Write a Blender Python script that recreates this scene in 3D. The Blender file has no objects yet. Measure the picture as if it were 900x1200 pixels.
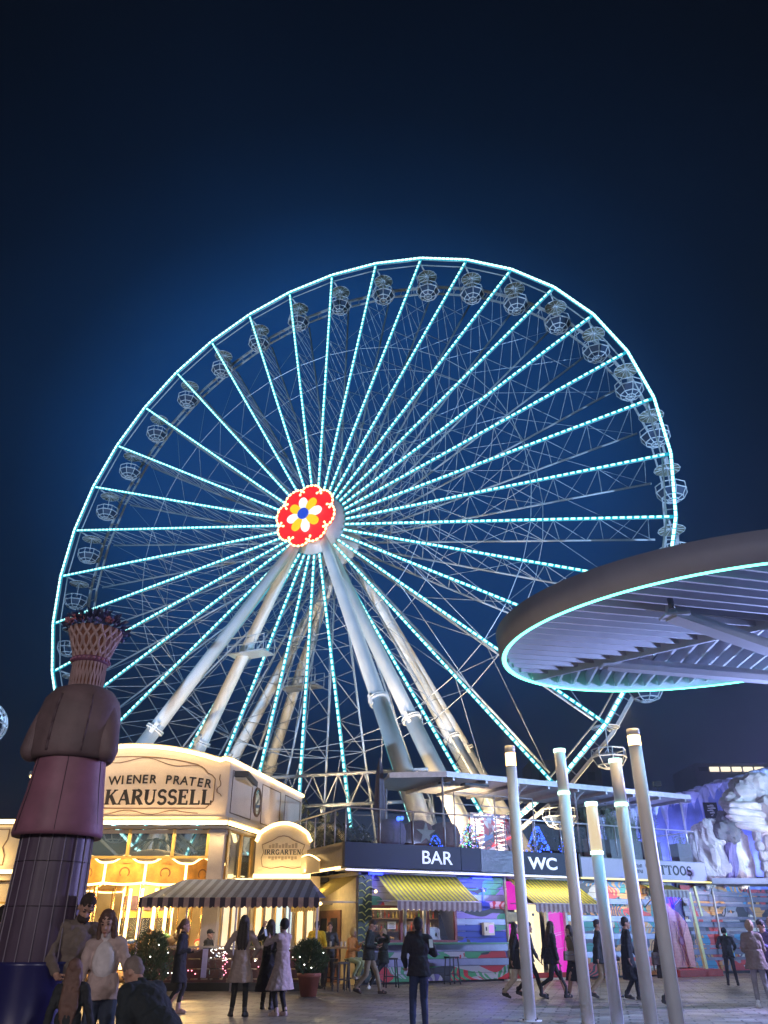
import bpy, bmesh, math, random
from math import sin, cos, pi, radians, sqrt, atan2
from mathutils import Vector, Matrix, Euler, Quaternion

random.seed(7)
SC = bpy.context.scene
COL = SC.collection

# ------------------------------------------------------------------ camera
cam_d = bpy.data.cameras.new('camera'); cam = bpy.data.objects.new('camera', cam_d); COL.objects.link(cam)
cam_d.sensor_fit = 'VERTICAL'; cam_d.sensor_height = 24.0; cam_d.sensor_width = 18.0
cam_d.lens = 24.0 * 908.0 / 1200.0
cam_d.clip_end = 3000; cam_d.clip_start = 0.1
cam.location = (0, 0, 1.5)
cam.rotation_euler = (radians(90 + 28.5), 0, 0)
SC.camera = cam

# ------------------------------------------------------------------ world: night sky with a blue glow of the fairground
W = bpy.data.worlds.new('World'); SC.world = W; W.use_nodes = True
nt = W.node_tree; nt.nodes.clear()
def wn(t, **k):
    n = nt.nodes.new(t)
    for a, b in k.items(): setattr(n, a, b)
    return n
tc = wn('ShaderNodeTexCoord')
dot = wn('ShaderNodeVectorMath', operation='DOT_PRODUCT')
_mp = wn('ShaderNodeVectorMath', operation='MULTIPLY'); _mp.inputs[1].default_value = (.80, 1, 1); nt.links.new(tc.outputs['Generated'], _mp.inputs[0])
_nm = wn('ShaderNodeVectorMath', operation='NORMALIZE'); nt.links.new(_mp.outputs[0], _nm.inputs[0]); nt.links.new(_nm.outputs[0], dot.inputs[0])
_el, _az = radians(30.5), radians(-1.5)
dot.inputs[1].default_value = (sin(_az)*cos(_el), cos(_az)*cos(_el), sin(_el))
mr = wn('ShaderNodeMapRange'); mr.inputs[1].default_value = 1.0; mr.inputs[2].default_value = 0.64
nt.links.new(dot.outputs['Value'], mr.inputs[0])
rp = wn('ShaderNodeValToRGB'); cr = rp.color_ramp; cr.interpolation = 'B_SPLINE'
stops = [(0, (.0045,.040,.165)), (.078, (.0045,.039,.155)), (.115, (.0034,.024,.090)), (.165, (.0024,.0112,.039)), (.27, (.0020,.0056,.0170)), (.5, (.0019,.0036,.0085)), (1, (.0018,.0030,.0060))]
cr.elements[0].position = 0; cr.elements[0].color = (*stops[0][1], 1)
cr.elements[1].position = 1; cr.elements[1].color = (*stops[-1][1], 1)
for p_, c_ in stops[1:-1]:
    e = cr.elements.new(p_); e.color = (*c_, 1)
nt.links.new(mr.outputs[0], rp.inputs[0])
sx = wn('ShaderNodeSeparateXYZ'); nt.links.new(tc.outputs['Generated'], sx.inputs[0])
m2 = wn('ShaderNodeMapRange'); m2.inputs[1].default_value = 0.42; m2.inputs[2].default_value = 0.0
nt.links.new(sx.outputs[2], m2.inputs[0])
pw = wn('ShaderNodeMath', operation='POWER'); pw.inputs[1].default_value = 1.8; nt.links.new(m2.outputs[0], pw.inputs[0])
hz = wn('ShaderNodeMix', data_type='RGBA', blend_type='ADD'); nt.links.new(pw.outputs[0], hz.inputs[0])
nt.links.new(rp.outputs[0], hz.inputs[6]); hz.inputs[7].default_value = (.0062,.0076,.0120, 1)
_nz = wn('ShaderNodeTexNoise'); _nz.inputs['Scale'].default_value = 2.2; _nz.inputs['Detail'].default_value = 5; nt.links.new(tc.outputs['Generated'], _nz.inputs['Vector'])
_nr = wn('ShaderNodeMapRange'); _nr.inputs[1].default_value = .3; _nr.inputs[2].default_value = .7; _nr.inputs[3].default_value = .82; _nr.inputs[4].default_value = 1.18; nt.links.new(_nz.outputs['Fac'], _nr.inputs[0])
_vs = wn('ShaderNodeVectorMath', operation='SCALE'); nt.links.new(hz.outputs[2], _vs.inputs[0]); nt.links.new(_nr.outputs[0], _vs.inputs['Scale'])
bg = wn('ShaderNodeBackground'); bg.inputs[1].default_value = 1.0
nt.links.new(_vs.outputs[0], bg.inputs[0])
wo = wn('ShaderNodeOutputWorld'); nt.links.new(bg.outputs[0], wo.inputs[0])

SC.view_settings.view_transform = 'Standard'
SC.view_settings.look = 'None'
SC.view_settings.gamma = 1.0
SC.view_settings.exposure = 0.0
SC.render.engine = 'CYCLES'
try:
    SC.cycles.max_bounces = 6; SC.cycles.diffuse_bounces = 3; SC.cycles.glossy_bounces = 3
    SC.cycles.transmission_bounces = 4; SC.cycles.transparent_max_bounces = 12
    SC.cycles.caustics_reflective = False; SC.cycles.caustics_refractive = False
    SC.cycles.sample_clamp_indirect = 4.0
except Exception:
    pass

# ------------------------------------------------------------------ materials
MATS = {}
def mat(name, col=(.5,.5,.5), rough=.6, metal=0.0, var=.12, scale=6.0, bump=0.0, bscale=None, emit=None, es=0.0, alpha=1.0, trans=0.0, spec=.5):
    if name in MATS: return MATS[name]
    m = bpy.data.materials.new(name); m.use_nodes = True
    t = m.node_tree; b = t.nodes['Principled BSDF']
    b.inputs['Roughness'].default_value = rough; b.inputs['Metallic'].default_value = metal
    b.inputs['Specular IOR Level'].default_value = spec
    b.inputs['Base Color'].default_value = (*col, 1)
    if var > 0 and emit is None:
        tcn = t.nodes.new('ShaderNodeTexCoord'); nz = t.nodes.new('ShaderNodeTexNoise')
        nz.inputs['Scale'].default_value = scale; nz.inputs['Detail'].default_value = 6
        t.links.new(tcn.outputs['Object'], nz.inputs['Vector'])
        r = t.nodes.new('ShaderNodeMapRange'); r.inputs[1].default_value = .3; r.inputs[2].default_value = .7
        r.inputs[3].default_value = 1 - var; r.inputs[4].default_value = 1 + var
        t.links.new(nz.outputs['Fac'], r.inputs[0])
        vm = t.nodes.new('ShaderNodeVectorMath'); vm.operation = 'SCALE'; vm.inputs[0].default_value = col
        t.links.new(r.outputs[0], vm.inputs['Scale']); t.links.new(vm.outputs[0], b.inputs['Base Color'])
        if bump > 0:
            n2 = t.nodes.new('ShaderNodeTexNoise'); n2.inputs['Scale'].default_value = bscale or scale*3; n2.inputs['Detail'].default_value = 5
            t.links.new(tcn.outputs['Object'], n2.inputs['Vector'])
            bp = t.nodes.new('ShaderNodeBump'); bp.inputs['Strength'].default_value = bump; bp.inputs['Distance'].default_value = .03
            t.links.new(n2.outputs['Fac'], bp.inputs['Height']); t.links.new(bp.outputs[0], b.inputs['Normal'])
    if emit is not None:
        b.inputs['Emission Color'].default_value = (*emit, 1); b.inputs['Emission Strength'].default_value = es
    if alpha < 1: b.inputs['Alpha'].default_value = alpha
    if trans > 0: b.inputs['Transmission Weight'].default_value = trans
    MATS[name] = m
    return m
def glow(name, col, es): return mat(name, col=tuple(min(1, c*.3+.03) for c in col), emit=col, es=es, rough=.5)

def stripes(name, c1, c2, freq, axis='X', rough=.75, duty=.5, trans_light=0.0):
    """hard two-colour stripes across an object axis (woven in, not shade)"""
    if name in MATS: return MATS[name]
    m = bpy.data.materials.new(name); m.use_nodes = True; t = m.node_tree; b = t.nodes['Principled BSDF']
    tcn = t.nodes.new('ShaderNodeTexCoord'); s = t.nodes.new('ShaderNodeSeparateXYZ'); t.links.new(tcn.outputs['Object'], s.inputs[0])
    mu = t.nodes.new('ShaderNodeMath'); mu.operation = 'MULTIPLY'; mu.inputs[1].default_value = freq
    t.links.new(s.outputs['XYZ'.index(axis)], mu.inputs[0])
    fr = t.nodes.new('ShaderNodeMath'); fr.operation = 'FRACT'; t.links.new(mu.outputs[0], fr.inputs[0])
    gt = t.nodes.new('ShaderNodeMath'); gt.operation = 'GREATER_THAN'; gt.inputs[1].default_value = duty; t.links.new(fr.outputs[0], gt.inputs[0])
    mx = t.nodes.new('ShaderNodeMix'); mx.data_type = 'RGBA'; t.links.new(gt.outputs[0], mx.inputs[0])
    mx.inputs[6].default_value = (*c1, 1); mx.inputs[7].default_value = (*c2, 1)
    nz = t.nodes.new('ShaderNodeTexNoise'); nz.inputs['Scale'].default_value = 9; t.links.new(tcn.outputs['Object'], nz.inputs['Vector'])
    r = t.nodes.new('ShaderNodeMapRange'); r.inputs[1].default_value = .3; r.inputs[2].default_value = .7; r.inputs[3].default_value = .85; r.inputs[4].default_value = 1.1
    t.links.new(nz.outputs['Fac'], r.inputs[0])
    vm = t.nodes.new('ShaderNodeVectorMath'); vm.operation = 'SCALE'; t.links.new(mx.outputs[2], vm.inputs[0]); t.links.new(r.outputs[0], vm.inputs['Scale'])
    t.links.new(vm.outputs[0], b.inputs['Base Color']); b.inputs['Roughness'].default_value = rough
    if trans_light > 0:       # thin cloth lets some light through
        tr = t.nodes.new('ShaderNodeBsdfTranslucent'); t.links.new(vm.outputs[0], tr.inputs[0])
        ms = t.nodes.new('ShaderNodeMixShader'); ms.inputs[0].default_value = trans_light
        o = t.nodes['Material Output']; t.links.new(b.outputs[0], ms.inputs[1]); t.links.new(tr.outputs[0], ms.inputs[2]); t.links.new(ms.outputs[0], o.inputs[0])
    MATS[name] = m; return m

def mural(name, pal, scale=1.3, warp=1.2, seed=0.0, metal=0.0, rough=.45, stretch=(1,1,1)):
    """bold flat cartoon shapes: warped cells and bands in a few paint colours"""
    if name in MATS: return MATS[name]
    m = bpy.data.materials.new(name); m.use_nodes = True; t = m.node_tree; b = t.nodes['Principled BSDF']
    L = t.links.new
    tcn = t.nodes.new('ShaderNodeTexCoord'); mp = t.nodes.new('ShaderNodeMapping'); L(tcn.outputs['Object'], mp.inputs[0])
    mp.inputs['Location'].default_value = (seed, seed*.7, seed*.3); mp.inputs['Scale'].default_value = stretch
    nz = t.nodes.new('ShaderNodeTexNoise'); nz.inputs['Scale'].default_value = .9; nz.inputs['Detail'].default_value = 1.5; L(mp.outputs[0], nz.inputs['Vector'])
    sc_ = t.nodes.new('ShaderNodeVectorMath'); sc_.operation = 'SCALE'; sc_.inputs['Scale'].default_value = warp; L(nz.outputs['Color'], sc_.inputs[0])
    ad = t.nodes.new('ShaderNodeVectorMath'); ad.operation = 'ADD'; L(mp.outputs[0], ad.inputs[0]); L(sc_.outputs[0], ad.inputs[1])
    vo = t.nodes.new('ShaderNodeTexVoronoi'); vo.inputs['Scale'].default_value = scale; L(ad.outputs[0], vo.inputs['Vector'])
    sp = t.nodes.new('ShaderNodeSeparateColor'); L(vo.outputs['Color'], sp.inputs[0])
    r = t.nodes.new('ShaderNodeValToRGB'); r.color_ramp.interpolation = 'CONSTANT'
    el = r.color_ramp.elements
    for i, c in enumerate(pal):
        e = el[i] if i < 2 else el.new(i/len(pal))
        e.position = i/len(pal); e.color = (*c, 1)
    L(sp.outputs[0], r.inputs[0])
    wv = t.nodes.new('ShaderNodeTexWave'); wv.inputs['Scale'].default_value = scale*1.1; wv.inputs['Distortion'].default_value = 5; wv.inputs['Detail'].default_value = 1
    L(ad.outputs[0], wv.inputs['Vector'])
    gt = t.nodes.new('ShaderNodeMath'); gt.operation = 'GREATER_THAN'; gt.inputs[1].default_value = .62; L(wv.outputs['Fac'], gt.inputs[0])
    g2 = t.nodes.new('ShaderNodeMath'); g2.operation = 'GREATER_THAN'; g2.inputs[1].default_value = .55; L(sp.outputs[1], g2.inputs[0])
    ml = t.nodes.new('ShaderNodeMath'); ml.operation = 'MULTIPLY'; L(gt.outputs[0], ml.inputs[0]); L(g2.outputs[0], ml.inputs[1])
    r2 = t.nodes.new('ShaderNodeValToRGB'); r2.color_ramp.interpolation = 'CONSTANT'
    el = r2.color_ramp.elements; pp = pal[::-1]
    for i, c in enumerate(pp):
        e = el[i] if i < 2 else el.new(i/len(pp))
        e.position = i/len(pp); e.color = (*c, 1)
    L(sp.outputs[2], r2.inputs[0])
    mx = t.nodes.new('ShaderNodeMix'); mx.data_type = 'RGBA'; L(ml.outputs[0], mx.inputs[0]); L(r.outputs[0], mx.inputs[6]); L(r2.outputs[0], mx.inputs[7])
    L(mx.outputs[2], b.inputs['Base Color']); b.inputs['Roughness'].default_value = rough; b.inputs['Metallic'].default_value = metal
    MATS[name] = m; return m

# ------------------------------------------------------------------ mesh builder
class MB:
    def __init__(s): s.v = []; s.f = []; s.mi = []; s.sm = []
    def add(s, vs, fs, mi=0, smooth=False):
        o = len(s.v); s.v += [tuple(p) for p in vs]
        for f in fs: s.f.append(tuple(i+o for i in f)); s.mi.append(mi); s.sm.append(smooth)
        return s
    def box(s, c, d, R=None, mi=0, taper=1.0):
        x, y, z = d[0]/2, d[1]/2, d[2]/2
        vs = [Vector((sx*x*(taper if sz > 0 else 1), sy*y*(taper if sz > 0 else 1), sz*z)) for sz in (-1,1) for sy in (-1,1) for sx in (-1,1)]
        if R is not None: vs = [R @ v for v in vs]
        c = Vector(c)
        return s.add([v+c for v in vs], [(0,2,3,1),(4,5,7,6),(0,1,5,4),(2,6,7,3),(0,4,6,2),(1,3,7,5)], mi)
    def frame(s, p0, p1, up=(0,0,1)):
        d = (Vector(p1)-Vector(p0)); l = d.length; d = d/l if l > 1e-9 else Vector((0,0,1)); u = Vector(up)
        if abs(d.dot(u)) > .98: u = Vector((0,1,0))
        a = d.cross(u).normalized(); b = a.cross(d).normalized()
        return d, a, b, l
    def bar(s, p0, p1, w, h, up=(0,0,1), mi=0):
        d, a, b, l = s.frame(p0, p1, up); vs = []
        for p in (Vector(p0), Vector(p1)):
            for i, j in ((-1,-1),(1,-1),(1,1),(-1,1)): vs.append(p + a*i*w/2 + b*j*h/2)
        return s.add(vs, [(0,1,2,3),(7,6,5,4),(0,4,5,1),(1,5,6,2),(2,6,7,3),(3,7,4,0)], mi)
    def tube(s, p0, p1, r0, r1=None, n=8, mi=0, caps=True):
        r1 = r0 if r1 is None else r1
        d, a, b, l = s.frame(p0, p1); vs = []
        for p, r in ((Vector(p0), r0), (Vector(p1), r1)):
            for i in range(n):
                t = 2*pi*i/n; vs.append(p + (a*cos(t) + b*sin(t))*r)
        s.add(vs, [(i, i+n, (i+1) % n + n, (i+1) % n) for i in range(n)], mi, n > 5)
        if caps: s.add(vs, [tuple(range(n)), tuple(range(2*n-1, n-1, -1))], mi)
        return s
    def path(s, pts, r, n=6, mi=0, closed=False):
        m = len(pts)
        for i in range(m if closed else m-1): s.tube(pts[i], pts[(i+1) % m], r, r, n, mi, caps=True)
        return s
    def lathe(s, prof, n=24, mi=0, c=(0,0,0), smooth=True, a0=0, a1=2*pi, fn=None):
        full = abs(a1-a0-2*pi) < 1e-6; k = n if full else n+1; vs = []
        for (r, z) in prof:
            for i in range(k):
                t = a0+(a1-a0)*i/n; q = (fn(t, z) if fn else 1)
                vs.append((c[0]+r*q*cos(t), c[1]+r*q*sin(t), c[2]+z))
        fs = []
        for j in range(len(prof)-1):
            for i in range(n):
                i2 = (i+1) % k; fs.append((j*k+i, j*k+i2, (j+1)*k+i2, (j+1)*k+i))
        return s.add(vs, fs, mi, smooth)
    def prism(s, poly, O, U, V, depth, mi=0):
        """polygon (u,v) in plane O,U,V extruded by depth along U x V"""
        O, U, V = Vector(O), Vector(U), Vector(V); N = U.cross(V).normalized(); n = len(poly)
        vs = [O+U*a+V*b for a, b in poly] + [O+U*a+V*b+N*depth for a, b in poly]
        return s.add(vs, [tuple(range(n-1,-1,-1)), tuple(range(n, 2*n))] + [(i, (i+1) % n, (i+1) % n+n, i+n) for i in range(n)], mi)
    def sphere(s, c, r, n=10, m=6, mi=0, sc=(1,1,1), R=None):
        vs = []; fs = []
        for j in range(m+1):
            ph = pi*j/m
            for i in range(n):
                t = 2*pi*i/n; p = Vector((r*sc[0]*sin(ph)*cos(t), r*sc[1]*sin(ph)*sin(t), r*sc[2]*cos(ph)))
                if R is not None: p = R @ p
                vs.append(p+Vector(c))
        for j in range(m):
            for i in range(n): fs.append((j*n+i, (j+1)*n+i, (j+1)*n+(i+1) % n, j*n+(i+1) % n))
        return s.add(vs, fs, mi, True)
    def mesh(s, name):
        me = bpy.data.meshes.new(name); me.from_pydata(s.v, [], s.f)
        me.polygons.foreach_set('material_index', s.mi); me.polygons.foreach_set('use_smooth', s.sm)
        me.update(); return me
    def build(s, name, m, parent=None, loc=None, rot=None):
        me = s.mesh(name)
        for q in (m if isinstance(m, (list, tuple)) else [m]): me.materials.append(q)
        bm = bmesh.new(); bm.from_mesh(me); bmesh.ops.remove_doubles(bm, verts=bm.verts, dist=1e-5)
        bmesh.ops.recalc_face_normals(bm, faces=bm.faces); bm.to_mesh(me); bm.free()
        o = bpy.data.objects.new(name, me); COL.objects.link(o)
        if parent is not None: o.parent = parent
        if loc is not None: o.location = loc
        if rot is not None: o.rotation_euler = rot
        return o

def tag(o, label=None, cat=None, group=None, kind=None):
    if label: o['label'] = label
    if cat: o['category'] = cat
    if group: o['group'] = group
    if kind: o['kind'] = kind
    return o
def thing(name, label, cat, loc=(0,0,0), rz=0, group=None, parent=None):
    o = bpy.data.objects.new(name, None); COL.objects.link(o); o.location = loc; o.rotation_euler = (0,0,rz); o.empty_display_size = .3
    if parent is not None: o.parent = parent
    return tag(o, label, cat, group)
def copy_tree(o, parent=None):
    c = o.copy(); COL.objects.link(c)
    if parent is not None: c.parent = parent
    for ch in list(o.children): copy_tree(ch, c)
    return c
def lamp(name, kind, loc, power, col=(1,1,1), size=.5, aim=None, spot=None, parent=None, sizey=None):
    d = bpy.data.lights.new(name, kind); d.energy = power; d.color = col
    if kind == 'AREA':
        d.size = size
        if sizey: d.shape = 'RECTANGLE'; d.size_y = sizey
    elif kind == 'SPOT': d.spot_size = spot or radians(60); d.spot_blend = .6; d.shadow_soft_size = size
    else: d.shadow_soft_size = size
    o = bpy.data.objects.new(name, d); COL.objects.link(o); o.location = loc
    if aim is not None: o.rotation_euler = (Vector(aim)-Vector(loc)).to_track_quat('-Z', 'Y').to_euler()
    if parent is not None: o.parent = parent
    return o

# lettering -----------------------------------------------------------------
def text_obj(name, s, size, m, O, U, N, parent=None, ext=.012, bold=.0, spacing=1.0, width=None, align='CENTER'):
    """sans lettering as mesh; O baseline anchor, U reading direction, N facing direction"""
    cu = bpy.data.curves.new(name, 'FONT'); cu.body = s; cu.size = size; cu.extrude = ext; cu.offset = bold; cu.space_character = spacing; cu.align_x = align
    t = bpy.data.objects.new(name+'_curve', cu); COL.objects.link(t)
    me = bpy.data.meshes.new_from_object(t.evaluated_get(bpy.context.evaluated_depsgraph_get()))
    bpy.data.objects.remove(t); bpy.data.curves.remove(cu)
    me.materials.clear(); me.materials.append(m)
    if width:
        xs = [v.co.x for v in me.vertices]; k = width/(max(xs)-min(xs)); me.transform(Matrix.Diagonal((k,1,1,1)))
    U, N = Vector(U).normalized(), Vector(N).normalized(); V = N.cross(U)
    M = Matrix((( U.x, V.x, N.x, O[0]), (U.y, V.y, N.y, O[1]), (U.z, V.z, N.z, O[2]), (0,0,0,1)))
    me.transform(M); o = bpy.data.objects.new(name, me); COL.objects.link(o)
    if parent is not None: o.parent = parent
    return o

def arcp(cx, cy, rx, ry, a0, a1, n=12): return [(cx+rx*cos(radians(a0+(a1-a0)*i/n)), cy+ry*sin(radians(a0+(a1-a0)*i/n))) for i in range(n+1)]
# slab-serif capitals, unit height: (list of (polyline, stroke width), serif bars (x, y, width)), advance
TK, TN = .17, .075
GL = {
 'I': ([([(.2,0),(.2,1)],TK)], [(.2,0,.36),(.2,1,.36)], .42),
 'L': ([([(.2,0),(.2,1)],TK), ([(.2,.035),(.72,.035)],TN), ([(.70,0),(.70,.26)],TN)], [(.2,0,.36),(.2,1,.36)], .82),
 'E': ([([(.2,0),(.2,1)],TK), ([(.2,.035),(.7,.035)],TN), ([(.2,.965),(.66,.965)],TN), ([(.2,.52),(.52,.52)],TN), ([(.68,0),(.68,.25)],TN), ([(.64,.76),(.64,1)],TN), ([(.52,.4),(.52,.64)],TN)], [(.15,0,.3),(.15,1,.3)], .82),
 'K': ([([(.2,0),(.2,1)],TK), ([(.24,.42),(.7,.97)],TN), ([(.4,.6),(.74,.02)],TK)], [(.2,0,.36),(.2,1,.36),(.72,1,.28),(.76,0,.3)], .92),
 'A': ([([(.1,.02),(.42,.98)],TN), ([(.42,.98),(.76,.02)],TK), ([(.22,.33),(.64,.33)],TN)], [(.1,0,.3),(.76,0,.34)], .9),
 'R': ([([(.2,0),(.2,1)],TK), (arcp(.42,.745,.24,.215,90,-90),TK*.8), ([(.2,.96),(.42,.96)],TN), ([(.2,.53),(.42,.53)],TN), ([(.42,.52),(.74,.02)],TK)], [(.2,0,.36),(.16,1,.3),(.76,0,.26)], .9),
 'U': ([([(.17,1),(.17,.32)],TK), (arcp(.43,.33,.26,.29,180,360),TN*1.5), ([(.69,.32),(.69,1)],TN)], [(.17,1,.34),(.69,1,.28)], .9),
 'S': ([(arcp(.36,.73,.23,.225,20,270),TK*.75), (arcp(.36,.275,.25,.235,90,-160),TK*.75)], [(.585,.82,.05)], .72),
 'T': ([([(.38,0),(.38,1)],TK), ([(.04,.965),(.72,.965)],TN), ([(.06,.76),(.06,1)],TN), ([(.70,.76),(.70,1)],TN)], [(.38,0,.36)], .8),
 'G': ([(arcp(.45,.5,.33,.46,40,320,18),TK*.85), ([(.72,.05),(.72,.42)],TK*.8)], [(.68,.42,.3)], .92),
 'N': ([([(.15,0),(.15,1)],TN), ([(.15,.98),(.68,.02)],TK), ([(.70,0),(.70,1)],TN)], [(.15,0,.28),(.15,1,.24),(.70,1,.28)], .88),
 'O': ([(arcp(.44,.5,.32,.45,0,360,22),TK*.85)], [], .9),
 ' ': ([], [], .4),
}
def serif_text(name, s, H, m, O, U, N, parent=None, width=None, depth=.015, weight=1.0, align='C'):
    U, N = Vector(U).normalized(), Vector(N).normalized(); V = N.cross(U); O = Vector(O)
    tot = sum(GL[c][2] for c in s); k = (width/(tot*H)) if width else 1.0
    x = -tot*H*k/2 if align == 'C' else 0
    mb = MB(); e = 0
    for c in s:
        strokes, ser, adv = GL[c]
        for pl, w in strokes:
            for (x0,y0),(x1,y1) in zip(pl, pl[1:]):
                e = (e+1) % 5
                p0 = O+U*(x+x0*H*k)+V*(y0*H)+N*(e*.0006); p1 = O+U*(x+x1*H*k)+V*(y1*H)+N*(e*.0006)
                d = (p1-p0).normalized()*.012*H
                mb.bar(p0-d, p1+d, w*H*weight, depth, up=N)
        for sx_, sy_, w in ser:
            yy = sy_ + (.03 if sy_ < .5 else (-.03 if sy_ > .9 else 0))
            e = (e+1) % 5
            p0 = O+U*(x+(sx_-w/2)*H*k)+V*(yy*H)+N*(.004+e*.0006); p1 = O+U*(x+(sx_+w/2)*H*k)+V*(yy*H)+N*(.004+e*.0006)
            mb.bar(p0, p1, .065*H, depth, up=N)
        x += adv*H*k
    return mb.build(name, m, parent)
# ------------------------------------------------------------------ common materials
STEEL = mat('white_painted_steel', (.62,.64,.66), .38, .0, .08, 2)
TRUSS = mat('galvanised_truss', (.50,.54,.60), .4, .2, .06, 2)
DARKM = mat('dark_metal', (.03,.032,.038), .4, .6, .1)
BLACK = mat('black_paint', (.012,.012,.014), .5)
LEDC = glow('led_cyan_core', (.46,1.0,.90), 2.3)
LEDH = glow('led_teal_halo', (.0,.46,.60), .85)  # emission on the backing strip stands in for the cyan LED halo
LEDR = glow('led_rim_core', (.52,1.0,.93), 3.0)
WARM = glow('warm_bulb', (1.0,.62,.20), 5.0)
WARMW = glow('warm_white_tube', (1.0,.68,.27), 5.2)
WHITEL = glow('cool_white_light', (.85,.95,1.0), 5.0)
GLASS = mat('railing_glass', (.3,.35,.4), .05, 0, 0, alpha=.09)
GOLDG = mat('cream_render', (.66,.55,.36), .6, 0, .1, 1.5, bump=.15)

# ------------------------------------------------------------------ ferris wheel
HUBZ, WR, WD, NS = 27.97, 25.0, 3.2, 36
PH0 = 3.4742
wheel = thing('ferris_wheel', 'giant white ferris wheel lit with cyan lights around a glowing red flower hub', 'ferris wheel', (-4.9475, 50.87, 0), radians(-24.48))
def pol(r, a, y): return Vector((r*cos(a), y, HUBZ + r*sin(a)))
ANG = [PH0 - i*2*pi/NS for i in range(NS)]
# rims
mb = MB()
for i in range(NS):
    a, b = ANG[i], ANG[(i+1) % NS]
    mb.tube(pol(WR,a,0), pol(WR,b,0), .11, n=8); mb.tube(pol(WR-.55,a,.1), pol(WR-.55,b,.1), .05, n=6)
mb.build('front_rim', STEEL, wheel)
mb = MB()
for i in range(NS):
    a, b = ANG[i], ANG[(i+1) % NS]
    mb.bar(pol(WR-.25,a,WD), pol(WR-.25,b,WD), .16, .2); mb.bar(pol(WR-.95,a,WD), pol(WR-.95,b,WD), .12, .14)
    for t in (0, .25, .5, .75):
        aa = a+(b-a)*t; a2 = a+(b-a)*(t+.125)
        mb.tube(pol(WR-.3,aa,WD), pol(WR-.9,aa,WD), .035, n=5)
mb.build('rear_rim', STEEL, wheel)
for i in range(NS):
    a, b = ANG[i], ANG[(i+1) % NS]; mb = MB()
    p0, p1 = pol(WR,a,-.1), pol(WR,b,-.1); rad = pol(1, (a+b)/2, 0)-pol(0,0,0)
    mb.bar(p0, p1, .22, .10, up=(0,1,0), mi=1); n = 11; d = p1-p0
    for k in range(n):
        q0 = p0+d*((k+.12)/n); q1 = p0+d*((k+.88)/n); off = Vector((0,-.085,0))
        mb.bar(q0+off, q1+off, .15, .06, up=(0,1,0))
    # outward facing faces too
    mb.build('rim_light', [LEDR, LEDH], wheel)
# spokes
def spoke_mesh():
    """spoke along +x in local polar plane (x radial, y depth)"""
    s = MB(); l = MB()
    R0, R1 = 2.3, WR-.12
    s.tube((R0,0,0), (R1,0,0), .07, n=6); RB = WR-1.6
    s.tube((1.9,WD,0), (RB,WD,0), .075, n=6)
    k = 7; xs = [3.2+(RB-3.2)*i/k for i in range(k+1)]
    for i in range(k):
        s.tube((xs[i],0,0), ((xs[i]+xs[i+1])/2,WD,0), .03, n=4); s.tube(((xs[i]+xs[i+1])/2,WD,0), (xs[i+1],0,0), .03, n=4)
        s.tube((xs[i+1],0,0), (xs[i+1]-.35,WD,0), .026, n=4)
        s.tube((xs[i],WD,0), ((xs[i]+xs[i+1])/2+.5,0,0), .02, n=4)
    l.bar((R0+.1,-.12,0), (R1,-.12,0), .19, .08, up=(0,1,0), mi=1)
    n = 52
    for i in range(n):
        a = R0+.2+(R1-R0-.3)*i/n; b = a+(R1-R0-.3)/n*.64
        l.bar((a,-.18,0), (b,-.18,0), .12, .05, up=(0,1,0))
    return s, l
s_, l_ = spoke_mesh()
sp0 = s_.build('spoke', TRUSS, wheel); sl0 = l_.build('spoke_light', [LEDC, LEDH], sp0)
for i, a in enumerate(ANG):
    o = sp0 if i == 0 else copy_tree(sp0)
    o.location = (0,0,HUBZ); o.rotation_euler = (0, -a, 0)
# tension rings and cross cables
mb = MB()
for rr in (.34, .645):
    for y in (0.12, WD):
        for i in range(NS): mb.tube(pol(WR*rr,ANG[i],y), pol(WR*rr,ANG[(i+1) % NS],y), .028, n=4)
mb.build('tension_ring', TRUSS, wheel)
mb = MB()
for i in range(NS):
    a, b = ANG[i], ANG[(i+1) % NS]; c = ANG[(i+2) % NS]
    mb.tube(pol(WR*.34,a,.12), pol(WR*.645,b,WD), .02, n=4); mb.tube(pol(WR*.34,b,WD), pol(WR*.645,a,.12), .02, n=4)
    mb.tube(pol(WR*.12,a,WD*.9), pol(WR*.34,b,.12), .018, n=4); mb.tube(pol(WR*.12,c,WD*.9), pol(WR*.34,b,.12), .018, n=4)
    mb.tube(pol(WR*.645,a,WD), pol(WR*.645,b,.12), .02, n=4); mb.tube(pol(WR*.645,a,.12), pol(WR*.93,b,WD), .018, n=4)
mb.build('brace_cable', TRUSS, wheel)
# hub
mb = MB()
def ylathe(prof, n=32, mi=0):
    m = MB(); m.lathe(prof, n, mi)
    mb.add([(x, -z, HUBZ+y) for x, y, z in m.v], m.f, mi, True)
ylathe([(0,1.5),(.55,1.45),(.6,.3),(2.35,.12),(2.35,-.12),(1.0,-.3),(1.0,-2.9),(2.0,-3.1),(2.0,-3.3),(.6,-3.5),(.6,-4.9),(0,-4.95)])
for i in range(NS): mb.tube(pol(1.0,ANG[i],.4), pol(2.3,ANG[i],0), .05, n=5); mb.tube(pol(.9,ANG[i],1.6), pol(4.2,ANG[i],0), .03, n=4)
mb.build('hub', STEEL, wheel)
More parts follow.
